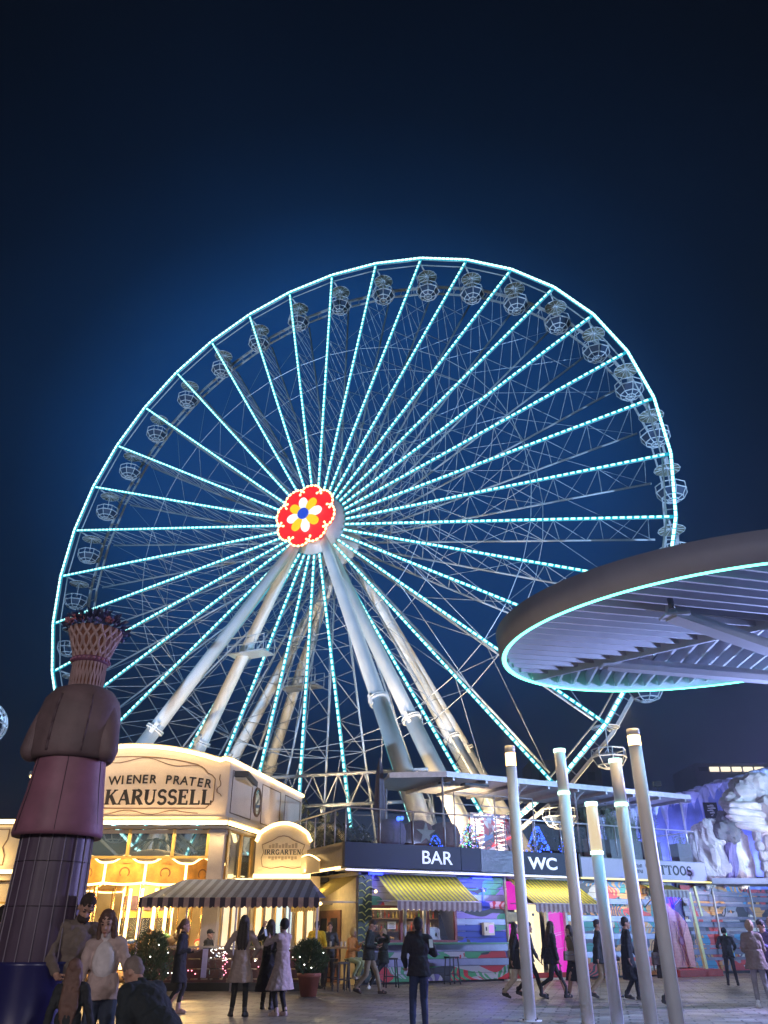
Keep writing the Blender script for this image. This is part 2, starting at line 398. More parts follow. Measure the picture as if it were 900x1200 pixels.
# flower
RED = glow('flower_red', (1.0,.0,.006), .92); FW = glow('flower_white', (1,.97,.9), 1.0); FY = glow('flower_yellow', (1.0,.62,.0), 1.0); FB = glow('flower_blue', (.005,.06,.62), .9)
FBULB = glow('flower_bulb', (1.0,.72,.30), 4.0)
fl = MB()
def petal(ang, r0, r1, w, y0, y1, m, name, parent, bulbs=False):
    p = []
    for k in range(24):
        t = 2*pi*k/24; x = (r0+r1)/2 + (r1-r0)/2*cos(t); ww = w*sin(t)*(1+.25*cos(t))
        p.append((x*cos(ang)-ww*sin(ang), x*sin(ang)+ww*cos(ang)))
    q = MB(); q.prism(p, (0, y0, HUBZ), (1,0,0), (0,0,1), abs(y1-y0))
    o = q.build(name, m, parent)
    if bulbs:
        bb = MB()
        for k in range(-4, 5):
            t = k*.33; x = (r0+r1)/2+(r1-r0)/2*cos(t); ww = w*sin(t)*(1+.25*cos(t)); ang2 = ang
            t2 = t+.17; x2 = (r0+r1)/2+(r1-r0)/2*cos(t2); w2 = w*sin(t2)*(1+.25*cos(t2))
            f = lambda X, Y: Vector((X*cos(ang)-Y*sin(ang), y1-.02, HUBZ+X*sin(ang)+Y*cos(ang)))
            bb.bar(f(x, ww)*1, f(x2, w2), .13, .08, up=(0,1,0))
        bb.path([Vector((x_*cos(ang)-w_*sin(ang), y1-.01, HUBZ+x_*sin(ang)+w_*cos(ang))) for x_, w_ in [((r0+r1)/2+(r1-r0)/2*cos(-1.33+j*.1), w*sin(-1.33+j*.1)*(1+.25*cos(-1.33+j*.1))) for j in range(29)]], .02, 4)
        bb.build('bulb_strip', FBULB, o)
    return o
disc = MB(); disc.prism([(1.5*cos(2*pi*k/32), 1.5*sin(2*pi*k/32)) for k in range(32)], (0,-1.62,HUBZ), (1,0,0), (0,0,1), .1)
flower = disc.build('flower', RED, wheel)
for k in range(8): petal(radians(22.5+10+45*k), .55, 2.42, .86, -1.60, -1.78-.006*(k % 2), RED, 'outer_petal', flower, True)
for k in range(8):
    petal(radians(10+45*k-2), .28, 1.42, .33, -1.86-.02*(k % 2), -1.98-.02*(k % 2), FY if k % 2 else FW, 'inner_petal', flower)
cb = MB(); cb.prism([(.44*cos(2*pi*k/24), .44*sin(2*pi*k/24)) for k in range(24)], (0,-2.06,HUBZ), (1,0,0), (0,0,1), .1); cb.build('flower_center', FB, flower)
# gondolas: open round baskets under radial canopies
GCAN = mat('canopy_fabric', (.20,.20,.15), .6, 0, .1); GPAN = mat('gondola_panel', (.035,.06,.12), .4, .1, .1)
GWH = mat('gondola_white', (.74,.76,.8), .35, 0, .05)
def oct_(r, z, n=8, o=pi/8): return [Vector((r*cos(o+2*pi*i/n), r*sin(o+2*pi*i/n), z)) for i in range(n)]
fr = MB(); rings = [oct_(.40,-2.78), oct_(.80,-2.62), oct_(1.12,-2.12), oct_(1.10,-1.62)]
for rg, t in zip(rings, (.045,.045,.05,.045)): fr.path(rg, t, 5, closed=True)
for i in range(8):
    fr.tube(rings[0][i], rings[1][i], .035, n=5); fr.tube(rings[1][i], rings[2][i], .035, n=5)
    fr.tube(rings[2][i], rings[3][i], .035, n=5); fr.tube((0,0,-2.80), rings[0][i], .025, n=4)
fr.lathe([(0,-2.0),(.28,-2.0),(.28,-2.05),(0,-2.05)], 12)
g0 = fr.build('gondola', GWH, wheel)
pn = MB(); pn.lathe([(0,-2.76),(.38,-2.76),(.78,-2.60),(1.09,-2.11),(1.06,-2.11),(.75,-2.56),(.36,-2.72),(0,-2.72)], 8, a0=pi/8, a1=2*pi+pi/8, smooth=False); pn.build('basket_panel', GPAN, g0)
pp_ = MB(); pp_.tube((0,0,-2.7), (0,0,.1), .05, n=8)
for k in range(3): pp_.tube((0,0,-1.5), (.5*cos(k*2.1),.5*sin(k*2.1),-2.0), .025, n=4)
pp_.build('centre_pole', GWH, g0)
cn = MB(); cn.lathe([(0,.12),(.92,-.10),(.92,-.15),(0,.02)], 12, smooth=False)
can = cn.build('canopy', GCAN, g0)
rb = MB()
for k in range(12): rb.tube((0,0,.0), (.94*cos(k*pi/6),.94*sin(k*pi/6),-.15), .025, n=4)
rb.path([Vector((.94*cos(k*pi/6),.94*sin(k*pi/6),-.13)) for k in range(12)], .03, 4, closed=True); rb.build('canopy_rib', GWH, can)
for i, a in enumerate(ANG):
    o = g0 if i == 0 else copy_tree(g0); o.location = pol(WR*.982, a, WD/2); o.scale = (.86,.86,.84)
    ax = MB(); ax.tube(pol(WR*.982,a,0), pol(WR*.982,a,WD), .07, n=6); ax.build('pivot_axle', STEEL, wheel)
# legs
LEGM = mat('leg_steel', (.74,.74,.74), .42, 0, .08, .5)
def leg(k, foot, ax_):
    A = Vector((ax_, -k, HUBZ-1.3)); F = Vector((foot[0], -foot[1], .3)); m = MB()
    m.tube(A, A+(F-A)*.1, .26, .37, n=16); m.tube(A+(F-A)*.1, A+(F-A)*.53, .37, .44, n=16, caps=False); m.tube(A+(F-A)*.53, F, .46, .55, n=16)
    o = m.build('support_leg', LEGM, wheel); c = MB(); d = (F-A).normalized(); P = A+(F-A)*.53
    c.tube(P-d*.12, P-d*.02, .60, n=16); c.tube(P+d*.02, P+d*.12, .60, n=16)
    fr_, a_, b_, _ = c.frame(A, F)
    for s in (-1, 1): c.bar(P+a_*s*.53-d*.35, P+a_*s*.53+d*.35, .12, .24, up=b_)
    c.build('flange_collar', LEGM, o)
    bs = MB(); bs.box((foot[0], -foot[1], .15), (2.2, 2.2, .3)); bs.build('footing', mat('concrete', (.35,.34,.32), .85, 0, .15, 3, bump=.2), o)
    return A, F
for sgn, feet in ((-1, ((.9,14,9.5),(.9,13.2,1.4),(-4.7,16,-4.6),(-4.7,14,-10.9))), (1, ((.9,14,10.4),(.9,14,1.8),(-4.7,14.7,-4.6),(-4.7,14,-11.7)))):
    for k, a, b in feet: leg(k, (sgn*a, b), sgn*.9)
# ladder, platforms and base truss
for (x, y, z, L_) in ((-4.1,-1.2,18.3,2.9),(-3.2,4.3,17.3,3.0)):
    m = MB(); m.box((x, y, z), (L_, 1.4, .1))
    for yy in (-.7, .7):
        for zz in (.55, 1.1): m.tube((x-L_/2, y+yy, z+zz), (x+L_/2, y+yy, z+zz), .035, n=4)
        for k in range(5): m.tube((x-L_/2+L_*k/4, y+yy, z), (x-L_/2+L_*k/4, y+yy, z+1.1), .03, n=4)
    m.build('service_platform', TRUSS, wheel)
m = MB()
for t in [i/40 for i in range(41)]:
    A = Vector((-.9,-.75,HUBZ-1)); F = Vector((-13.0,-.7,1)); P = A+(F-A)*t
    if t < 1: m.tube(P+Vector((-.3,0,-.3)), P+Vector((-.3,-.5,-.3)), .02, n=4)
for dy in (0,-.5): m.tube(Vector((-1.2,-.75+dy,HUBZ-1.3)), Vector((-13.3,-.7+dy,.7)), .03, n=4)
m.build('access_ladder', TRUSS, wheel)
m = MB()
zz = 7.2
ring = [(-10.9,-9),(0,-10.5),(10.9,-9),(13.5,0),(11,8),(0,7),(-11,8),(-13.5,0)]
for dz in (0, 1.5): 
    for i in range(2): m.tube((ring[i][0],ring[i][1]+2.3,zz+dz), (ring[i+1][0],ring[i+1][1]+2.3,zz+dz), .09, n=6)
for (x0,x1) in ((-11,0),(0,11)):
    for k in range(8):
        xa = x0+(x1-x0)*k/8; xb = x0+(x1-x0)*(k+1)/8; ya = -8.2 + 0*xa
        m.tube((xa, -6.7-abs(11-abs(xa))*.14, zz), ((xa+xb)/2, -6.7-abs(11-abs((xa+xb)/2))*.14, zz+1.5), .04, n=4); m.tube(((xa+xb)/2, -6.7-abs(11-abs((xa+xb)/2))*.14, zz+1.5), (xb, -6.7-abs(11-abs(xb))*.14, zz), .04, n=4)
for x in (-11,-5,0,5,11): m.tube((x,-6.9,zz), (x,-4.0,.3), .10, n=6); m.tube((x,-6.9,zz), (x*.8,5,.3), .08, n=6)
m.build('base_truss', STEEL, wheel)
# ground floodlights assumed out of sight, added to wash the legs in warm light
def leg_fill(x, y, aim, p, col, lab, z=0):
    f = thing('floodlight', lab, 'floodlight', (x, y, z), group='assumed floodlights added at the wheel base')
    q = MB(); q.box((0,0,.25),(.5,.3,.36)); q.bar((-.3,0,0),(-.3,0,.3),.04,.04); q.bar((.3,0,0),(.3,0,.3),.04,.04); q.build('housing', DARKM, f)
    lamp('fill_lamp', 'SPOT', (0,0,.5), p, col, .3, aim=None, spot=radians(75), parent=f).rotation_euler = (Vector(aim)-Vector((x,y,z+.5))).to_track_quat('-Z','Y').to_euler()
for x, y, ax_, ay, p_, z_, az_ in ((-17,39,-11,48,16000,0,12),(-5.4,36.9,-4,48,9000,4.12,13),(1.3,41.3,4,48,9000,4.12,11),(9,43.6,6,48,9000,4.12,9),(3.4,32.4,2.2,38,2200,4.12,9.5),(17,43,6,50,15000,0,12)):
    leg_fill(x, y, (ax_, ay, az_), p_, (1.0,.74,.42), 'assumed warm floodlight, added out of sight, aimed up at the wheel legs', z_)

for x, y, ax_, ay, az_ in ((-38,14,-7,51,30),(40,14,-3,50,30)):  # blue fill floods added to brighten the wheel steelwork
    f = thing('floodlight', 'added blue fill light on the ground aimed up at the wheel rim', 'floodlight', (x, y, 0), group='added fill lights in front of the wheel')
    q = MB(); q.box((0,0,.25),(.5,.3,.36)); q.bar((-.3,0,0),(-.3,0,.3),.04,.04); q.bar((.3,0,0),(.3,0,.3),.04,.04); q.build('housing', DARKM, f)
    lamp('fill_lamp', 'SPOT', (0,0,.5), 135000, (.36,.62,1.0), .3, spot=radians(64), parent=f).rotation_euler = (Vector((ax_,ay,az_))-Vector((x,y,.5))).to_track_quat('-Z','Y').to_euler()
# fill masts added behind the viewer in place of the unseen fairground lights
for x, y, p, col, aim in ((-10,-14,1550,(1,.88,.88),(-4,26,2)),(11,-15,1400,(.90,.86,1),(4,26,1))):
    f = thing('fill_light_mast', 'added fill light mast standing in for unseen fairground lights, ' + ('left' if x < 0 else 'right') + ' of the viewer', 'floodlight', (x, y, 0))
    q = MB(); q.tube((0,0,0),(0,0,9.4),.12,.08,n=12); q.tube((0,0,0),(0,0,.04),.3,n=12); q.build('mast', STEEL, f)
    d = (Vector(aim)-Vector((x,y,9))).normalized(); R = d.to_track_quat('-Z','Y').to_matrix(); q = MB(); q.box(Vector((0,0,9))-d*.12, (2.6,1.4,.12), R=R); q.build('fill_panel', DARKM, f)
    l = lamp('mast_fill','AREA',(0,0,9),p,col,2.4,parent=f,sizey=1.2); l.rotation_euler = R.to_euler()
# ------------------------------------------------------------------ ground: clay and grey pavers
def paver_mat():
    m = bpy.data.materials.new('pavers'); m.use_nodes = True; t = m.node_tree; b = t.nodes['Principled BSDF']; L = t.links.new
    tcn = t.nodes.new('ShaderNodeTexCoord'); mp = t.nodes.new('ShaderNodeMapping'); mp.inputs['Rotation'].default_value = (0,0,radians(14)); L(tcn.outputs['Object'], mp.inputs[0])
    br = t.nodes.new('ShaderNodeTexBrick'); br.inputs['Scale'].default_value = 1.0; br.inputs['Brick Width'].default_value = .60; br.inputs['Row Height'].default_value = .30; br.inputs['Mortar Size'].default_value = .020
    br.inputs['Color1'].default_value = (.115,.10,.085,1); br.inputs['Color2'].default_value = (.27,.24,.20,1); br.inputs['Mortar'].default_value = (.018,.016,.015,1); br.inputs['Bias'].default_value = 0
    L(mp.outputs[0], br.inputs['Vector'])
    nz = t.nodes.new('ShaderNodeTexNoise'); nz.inputs['Scale'].default_value = .7; nz.inputs['Detail'].default_value = 8; L(tcn.outputs['Object'], nz.inputs['Vector'])
    r = t.nodes.new('ShaderNodeMapRange'); r.inputs[1].default_value = .3; r.inputs[2].default_value = .7; r.inputs[3].default_value = .6; r.inputs[4].default_value = 1.3; L(nz.outputs['Fac'], r.inputs[0])
    vm = t.nodes.new('ShaderNodeVectorMath'); vm.operation = 'SCALE'; L(br.outputs['Color'], vm.inputs[0]); L(r.outputs[0], vm.inputs['Scale']); L(vm.outputs[0], b.inputs['Base Color'])
    rr = t.nodes.new('ShaderNodeMapRange'); rr.inputs[1].default_value = .3; rr.inputs[2].default_value = .7; rr.inputs[3].default_value = .28; rr.inputs[4].default_value = .6; L(nz.outputs['Fac'], rr.inputs[0]); L(rr.outputs[0], b.inputs['Roughness'])
    n3 = t.nodes.new('ShaderNodeTexNoise'); n3.inputs['Scale'].default_value = 14; L(tcn.outputs['Object'], n3.inputs['Vector'])
    ma = t.nodes.new('ShaderNodeMath'); ma.operation = 'MULTIPLY_ADD'; L(br.outputs['Fac'], ma.inputs[0]); ma.inputs[1].default_value = -.6; L(n3.outputs['Fac'], ma.inputs[2])
    bp = t.nodes.new('ShaderNodeBump'); bp.inputs['Strength'].default_value = .8; bp.inputs['Distance'].default_value = .015; L(ma.outputs[0], bp.inputs['Height']); L(bp.outputs[0], b.inputs['Normal'])
    return m
g = MB(); g.add([(-240,-60,0),(240,-60,0),(240,400,0),(-240,400,0)], [(0,1,2,3)])
tag(g.build('ground', paver_mat()), kind='structure')

# ------------------------------------------------------------------ round canopy with a cyan light ring
CC = Vector((9.15, 20.01, 8.5)); CR = 5.96
canopy = thing('round_canopy', 'huge round steel canopy on the right with ribbed underside and cyan glowing ring', 'canopy', (CC.x, CC.y, 0))
canopy.rotation_euler = (.048, -.0495, 0)
canopy.location = Vector((9.15, 20.01, 8.42)) - Euler((.048,-.0495,0)).to_matrix() @ Vector((0,0,8.42))
FASC = mat('canopy_fascia', (.24,.25,.32), .6, .0, .1, 1.2, bump=.05); RIBM = mat('canopy_rib_paint', (.40,.42,.50), .45, 0, .08, 1)
m = MB(); m.lathe([(CR-.09,8.44),(CR+.03,8.42),(CR+.08,9.10),(CR-.3,9.15),(0,9.2)], 96); m.lathe([(CR-.09,8.44),(CR-.12,8.96),(0,8.97)], 96)
m.build('fascia_ring', FASC, canopy)
m = MB(); m.lathe([(CR-.14,8.43),(CR-.09,8.395),(CR-.02,8.40),(CR-.02,8.43),(CR-.14,8.43)], 120)
RING = glow('ring_light', (.16,1.0,.70), 4.0); m.build('ring_light', RING, canopy)
def chord(px, py, dx, dy, R=CR-.15):
    b = px*dx+py*dy; c = px*px+py*py-R*R; D = b*b-c
    return None if D <= 0 else (-b-sqrt(D), -b+sqrt(D))
m = MB()
bd = Vector((5.49,-4.81)).normalized(); bp_ = Vector((4.48-CC.x, 23.88-CC.y))      # main diagonal beam
t = chord(bp_.x, bp_.y, bd.x, bd.y); P0 = bp_+bd*t[0]; P1 = bp_+bd*t[1]
m.bar((P0.x,P0.y,8.68), (P1.x,P1.y,8.68), .10, .50)
m.build('main_beam', RIBM, canopy)
m = MB(); ud = Vector((4.33,1.70)).normalized(); un = Vector((-ud.y, ud.x))
vd = Vector((-.12,-1)).normalized(); vn = Vector((-vd.y, vd.x)); bn = Vector((-bd.y, bd.x))
if bn.dot(Vector((1,1))) < 0: bn = -bn
def side(p): return (p-bp_).dot(bn)      # >0: far side of the beam
for k in range(-18, 19):
    q = un*(k*.46); t = chord(q.x, q.y, ud.x, ud.y)
    if not t: continue
    a, b = q+ud*t[0], q+ud*t[1]; sa, sb = side(a), side(b)
    if sa > 0 and sb > 0: continue
    if sa*sb < 0:
        x = a+(b-a)*(sa/(sa-sb)); a, b = (a, x) if sa < 0 else (x, b)
    m.bar((a.x,a.y,8.74), (b.x,b.y,8.74), .07, .38)
m.build('rib', RIBM, canopy)
m = MB()
for k in range(-14, 15):
    q = vn*(k*.5); t = chord(q.x, q.y, vd.x, vd.y)
    if not t: continue
    a, b = q+vd*t[0], q+vd*t[1]; sa, sb = side(a), side(b)
    if sa < 0 and sb < 0: continue
    if sa*sb < 0:
        x = a+(b-a)*(sa/(sa-sb)); a, b = (a, x) if sa > 0 else (x, b)
    m.bar((a.x,a.y,8.74), (b.x,b.y,8.74), .07, .38)
m.build('rib', RIBM, canopy)
HEADP = Vector((15.0-CC.x, 20.4-CC.y, 6.3))
for (sx_, sy_) in ((6.97,17.54),(6.66,22.12)):
    S = Vector((sx_-CC.x, sy_-CC.y, 8.38)); m = MB()
    HP = HEADP + Vector((0,.3,.55 if sy_ > 20 else .1)); D = (HP-S).normalized(); m.bar(S-D*.1, HP, .42, .16); m.bar(S-D*.2+Vector((0,0,.16)), HP+Vector((0,0,.1)), .10, .25)
    m.box(S+Vector((0,0,.02)), (.6,.5,.06)); m.build('strut', RIBM, canopy)
m = MB(); m.tube((HEADP.x,HEADP.y,0), (HEADP.x,HEADP.y,6.6), .38, .26, n=20); m.box((HEADP.x,HEADP.y,6.5),(.9,.9,.3)); m.build('column', RIBM, canopy)

for dx, dy, dz, aim, p in ((0,-.3,5.2,(-6,0,8.6),8500),(-.2,.3,4.2,(-4.3,-4.1,2.4),7500)):  # violet lamps added on the column to tint canopy underside and poles
    h = MB(); h.box((HEADP.x+dx-.42,HEADP.y+dy,dz),(.25,.4,.3)); h.build('violet_fill_housing', DARKM, canopy)
    l = lamp('violet_fill','SPOT',(HEADP.x+dx-.60,HEADP.y+dy,dz),p,(.42,.52,1) if dz > 5 else (.45,.32,1),.2,spot=radians(150 if dz > 5 else 78),parent=canopy); l.rotation_euler = (Vector(aim)-Vector((HEADP.x+dx,HEADP.y+dy,dz))).to_track_quat('-Z','Y').to_euler()
lamp('teal_fill','SPOT',(-2.5,-3.2,8.3),1700,(.10,.55,.95),.5,spot=radians(92),aim=(-4.6,-5.0,0),parent=canopy)  # teal fill added under the canopy to tint the paving
m = MB(); m.tube((-2.5,-3.2,8.36),(-2.5,-3.2,8.62),.07,n=12); m.build('teal_fill_housing', DARKM, canopy)
# ------------------------------------------------------------------ light poles
POLEM = mat('pole_aluminium', (.80,.80,.82), .5, .0, .06, 1.5, bump=.03)
PL_G = glow('pole_lens_green', (.55,1.0,.80), 3.2); PL_W = glow('pole_lens_amber', (1.0,.62,.20), 7.0); PL_C = glow('pole_lens_cream', (1.0,.80,.50), .75)
PL_M = mat('pole_frosted_lens', (.75,.72,.66), .35, 0, .05)
def pole(x, y, h, spec, lab):
    o = thing('light_pole', lab, 'light pole', (x, y, 0), group='slender metal light poles'); r = .115
    segs = []; q = MB()
    z = 0
    for (z0, z1, kind) in spec:
        if z0 > z: q.tube((0,0,z), (0,0,z0-.006), r, n=24)
        l = MB(); l.tube((0,0,z0), (0,0,z1-.006), r*(.985 if kind != 'G' else 1.10), n=24)
        l.build('lens', {'G': PL_G, 'W': PL_W, 'C': PL_C, 'M': PL_M}[kind], o); z = z1
    if z < h: q.tube((0,0,z), (0,0,h), r, n=24)
    q.tube((0,0,0), (0,0,.015), .22, n=24); q.build('shaft', POLEM, o)
    b = MB()
    for k in range(4): b.tube((.17*cos(k*pi/2+.5),.17*sin(k*pi/2+.5),.015), (.17*cos(k*pi/2+.5),.17*sin(k*pi/2+.5),.04), .015, n=6)
    b.build('anchor_bolt', DARKM, o)
    return o
pole(2.83, 17.85, 5.20, [(4.76,5.04,'W'),(5.04,5.20,'M')], 'leftmost of the leaning-in light poles, with a glowing amber lens at its top')
pole(3.72, 16.86, 4.93, [(4.01,4.07,'G'),(4.86,4.93,'G')], 'light pole with two narrow green-white rings, second from the left of the five')
pole(4.21, 16.67, 3.84, [(2.86,2.92,'G'),(2.92,3.76,'C'),(3.76,3.84,'G')], 'shortest light pole, with a softly lit cream tube between two bright rings')
pole(4.50, 15.57, 4.48, [(3.61,3.67,'G'),(4.41,4.48,'G')], 'dark toned light pole with two green-white rings, second from the right of the five')
pole(4.58, 14.46, 4.80, [(4.50,4.68,'W'),(4.68,4.80,'M')], 'rightmost light pole with a bright amber lens near its top')
lamp('pole_amber', 'POINT', (2.83,17.85,5.35), 60, (1,.66,.3), .12); lamp('pole_amber', 'POINT', (4.58,14.46,4.95), 60, (1,.66,.3), .12)
# ------------------------------------------------------------------ carousel pavilion (world axes, facade on y = 29)
CREAM = mat('cream_plaster', (.62,.50,.33), .6, 0, .1, 1.6, bump=.12); ATTIC = mat('attic_plaster', (.60,.49,.41), .55, 0, .07, 1.2, bump=.1)  # attic plaster tinted warmer to carry the cornice light
STONE = mat('grey_pilaster', (.36,.31,.29), .65, 0, .12, 2, bump=.15); GOLD = mat('gold_paint', (.75,.48,.13), .38, .3, .15, 5)
LETT = mat('dark_lettering', (.02,.016,.018), .5, 0, 0); BROWN = mat('brown_line_paint', (.16,.09,.05), .6, 0, .05)
WINBL = mat('mirror_window', (.35,.42,.5), .03, .85, 0, spec=.8)
PX, PY = -5.55, 29.0
pav = thing('carousel_pavilion', 'cream carousel pavilion with warm light outlines and a big lettered sign', 'pavilion', (PX, PY, 0))
def archz(x): # top edge of the attic over the sign (local x from -6.7 to 0)
    u = (x+3.55)/3.15; return 6.93 + .50*max(0, 1-u*u) if abs(u) <= 1 else 6.93-.0*abs(x)
# attic sign panel
poly = [(-6.75,5.06),(0,5.06),(0,6.93),(-.25,6.97),(-.4,6.93)]
poly += [(x/10, archz(x/10)) for x in range(-6, -68, -3)] + [(-6.75,6.85)]
m = MB(); m.prism([(a, b) for a, b in poly], (0,.0,0), (1,0,0), (0,0,1), -.25); m.build('attic', ATTIC, pav)
# moulded frame lines on the sign
def line(pts, w, y, name, mt, par, O=(0,0,0), U=(1,0,0)):
    q = MB(); U = Vector(U); N = U.cross(Vector((0,0,1)))
    P = [Vector(O)+U*a+Vector((0,0,b))+N*y for a, b in pts]
    for a, b in zip(P, P[1:]): q.bar(a, b, w, .02, up=N)
    return q.build(name, mt, par)
fr1 = [(-6.4,5.35),(-.75,5.35),(-.62,5.48),(-.50,5.60),(-.50,6.35),(-.62,6.48),(-.78,6.55),(-.95,6.72)] + [(x/10, archz(x/10)-.30) for x in range(-12,-62,-4)] + [(-6.3,6.5),(-6.4,6.4),(-6.4,5.35)]
line(fr1, .035, .012, 'moulding', BROWN, pav)
wave = [(-5.6+i*.2, 5.22+.07*sin(i*.75)*(1 if 3 < i < 20 else .4)) for i in range(24)]; line(wave, .025, .014, 'scroll_line', BROWN, pav)
wave = [(-5.6+i*.2, archz(-5.6+i*.2)-.42+.09*sin(i*.62)) for i in range(24)]; line(wave, .025, .014, 'scroll_line', BROWN, pav)
for sx_ in (-.33,):
    sp = [(sx_+.10*cos(t*.5)*(1-t/22), 5.75+t*.035+.02*sin(t)) for t in range(0, 22)]; line(sp, .025, .014, 'scroll_line', BROWN, pav)
# curved lettering row
lets = 'WIENER PRATER'; n = len(lets); wdt = {'W':1.35,'I':.62,' ':.95}; xs = []; x = 0
for c in lets: w = wdt.get(c, 1.0); xs.append(x+w/2); x += w
k = 3.66/x
sg = MB()
for c, xx in zip(lets, xs):
    if c == ' ': continue
    lx = -4.28+xx*k; z = 6.08+.12*(1-((lx+2.9)/1.9)**2); ang = -.12*(lx+2.9)/1.9
    text_obj('sign_letter', c, .42, LETT, (lx, -.012, z), (cos(ang),0,sin(ang)), (0,-1,0), pav, ext=.014, bold=.006)
serif_text('sign_lettering', 'KARUSSELL', .50, LETT, (-2.44, -.004, 5.48), (1,0,0), (0,-1,0), pav, width=3.84, weight=1.45)
# lit cornices
def tubeline(pts, r, name, mt, par): q = MB(); q.path([Vector(p) for p in pts], r, 6); return q.build(name, mt, par)
top = [(x/10, -.06, archz(x/10)+.06) for x in range(-66, -3, 3)]+[(-.35,-.06,6.99),(-.22,-.06,7.06),(.05,-.06,6.99)]
tubeline(top, .075, 'cornice_light', WARMW, pav)
m = MB(); m.bar((-6.85,.1,7.0),(-6.75,.1,7.0),.1,.1); 
for a, b in zip(top, top[1:]): m.bar(Vector(a)+Vector((0,.16,.06)), Vector(b)+Vector((0,.16,.06)), .4, .08)
m.bar((-6.9,.0,5.0),(.1,.0,5.0),.5,.10); m.bar((-6.9,-.02,4.72),(.1,-.02,4.72),.34,.08)
m.build('cornice', CREAM, pav)
m = MB(); m.bar((-6.8,-.14,4.87),(.1,-.14,4.87),.05,.13); m.build('cornice_light', WARMW, pav)
# left end of the attic: flared glowing end piece
m = MB(); m.prism([(-7.02,5.06),(-6.86,5.06),(-6.50,6.32),(-7.02,6.42)], (0,-.02,0), (1,0,0), (0,0,1), -.2); m.build('attic_end', CREAM, pav)
m = MB(); m.bar((-7.12,-.1,6.42),(-6.6,-.1,6.40),.06,.09); m.bar((-7.08,-.08,5.1),(-7.06,-.08,6.36),.04,.04); m.build('end_light', WARMW, pav)
# side face receding
sd = Vector((.21,.978,0)).normalized(); SL = 8.6
def spt(s, z, o=0.0): return Vector((sd.x*s+sd.y*o, sd.y*s-sd.x*o, z))
m = MB(); m.add([spt(.02,5.06),spt(SL,5.06),spt(SL,6.93),spt(.02,6.93), spt(.02,5.06,-.25),spt(SL,5.06,-.25),spt(SL,6.93,-.25),spt(.02,6.93,-.25)], [(0,1,2,3),(7,6,5,4),(0,4,5,1),(3,2,6,7),(1,5,6,2),(0,3,7,4)])
m.build('side_attic', ATTIC, pav)
m = MB(); m.tube(spt(0,7.0,.04), spt(SL,7.0,.04), .075, n=6); m.bar(spt(0,4.87,.14), spt(SL,4.87,.14), .05, .13); m.build('cornice_light', WARMW, pav)
m = MB(); m.bar(spt(0,5.0,0), spt(SL,5.0,0), .5, .1); m.bar(spt(0,4.72,0), spt(SL,4.72,0), .3, .08); m.build('cornice', CREAM, pav)
for s0, s1 in ((.3,2.3),(3.4,5.6),(6.2,8.3)):
    m = MB(); P = [spt(s0,5.25,.01),spt(s1,5.25,.01),spt(s1,6.7,.01),spt(s0,6.7,.01)]
    m.path(P, .02, 4, closed=True); m.build('moulding', BROWN, pav)
# oval mirror medallion on the side attic
m = MB(); c0 = spt(2.85,5.95,.04)
for k in range(20):
    a, b = 2*pi*k/20, 2*pi*(k+1)/20; f = lambda t, q: c0 + Vector((sd.x,sd.y,0))*.36*cos(t)*q + Vector((0,0,.50*sin(t)*q))
    m.tube(f(a,1), f(b,1), .05, n=5); m.tube(f(a,.72), f(b,.72), .02, n=4)
md = m.build('medallion', BROWN, pav)
m = MB(); m.add([c0+Vector((sd.x,sd.y,0))*.34*cos(2*pi*k/20)+Vector((0,0,.48*sin(2*pi*k/20)))+Vector((.01,-.002,0)) for k in range(20)], [tuple(range(20))]); m.build('mirror', WINBL, md)
# corner pilaster, mullions and upper glass
m = MB(); m.box((-.24,.25,2.34),(.50,.50,4.68)); m.box((-.24,.25,.2),(.6,.6,.4)); m.box((-.24,.25,4.58),(.6,.6,.12)); m.build('corner_pilaster', STONE, pav)
m = MB(); m.box((-.24,-.012,2.55),(.16,.02,.22)); m.build('round_plaque', BROWN, pav)
m = MB()
for x in (-6.6,-4.95,-3.3,-1.75,-.55): m.box((x,.1,4.24),(.10,.12,.88))
m.bar((-6.7,.1,3.78),(-.49,.1,3.78),.12,.08); m.build('mullion', GOLD, pav)
m = MB(); m.box((-3.6,.16,4.24),(6.2,.02,.85)); m.build('upper_window', mat('upper_glass',(.06,.1,.16),.04,.0,0,alpha=.35,spec=1.0), pav)
m = MB(); m.box((-3.6,.12,4.60),(6.2,.04,.12)); m.build('window_header', CREAM, pav)
for s0, s1 in ((.45,1.5),(1.65,2.6)):
    m = MB(); m.add([spt(s0,3.0,.0),spt(s1,3.0,0),spt(s1,4.62,0),spt(s0,4.62,0)], [(0,1,2,3)]); m.build('side_window', WINBL, pav)
m = MB()
for s0 in (.4,1.57,2.68): m.tube(spt(s0,2.6,.03), spt(s0,4.65,.03), .06, n=4)
m.build('mullion', GOLD, pav)
# side wall below and roof, back
m = MB(); m.add([spt(2.7,0,-.05),spt(SL,0,-.05),spt(SL,4.7,-.05),spt(2.7,4.7,-.05)], [(0,1,2,3)]); m.build('side_wall', CREAM, pav)
m = MB(); m.box((-3.4,5.2,6.6),(8.0,9.6,.2)); m.build('roof', mat('roof_felt',(.06,.06,.065),.9,0,.1), pav)
m = MB(); m.box((-4.0,9.9,1.75),(12,.2,3.5)); m.build('rear_wall', GOLDG, pav)
m = MB(); m.box((-3.4,5.2,6.45),(7.8,9.4,.08)); m.build('ceiling', CREAM, pav)
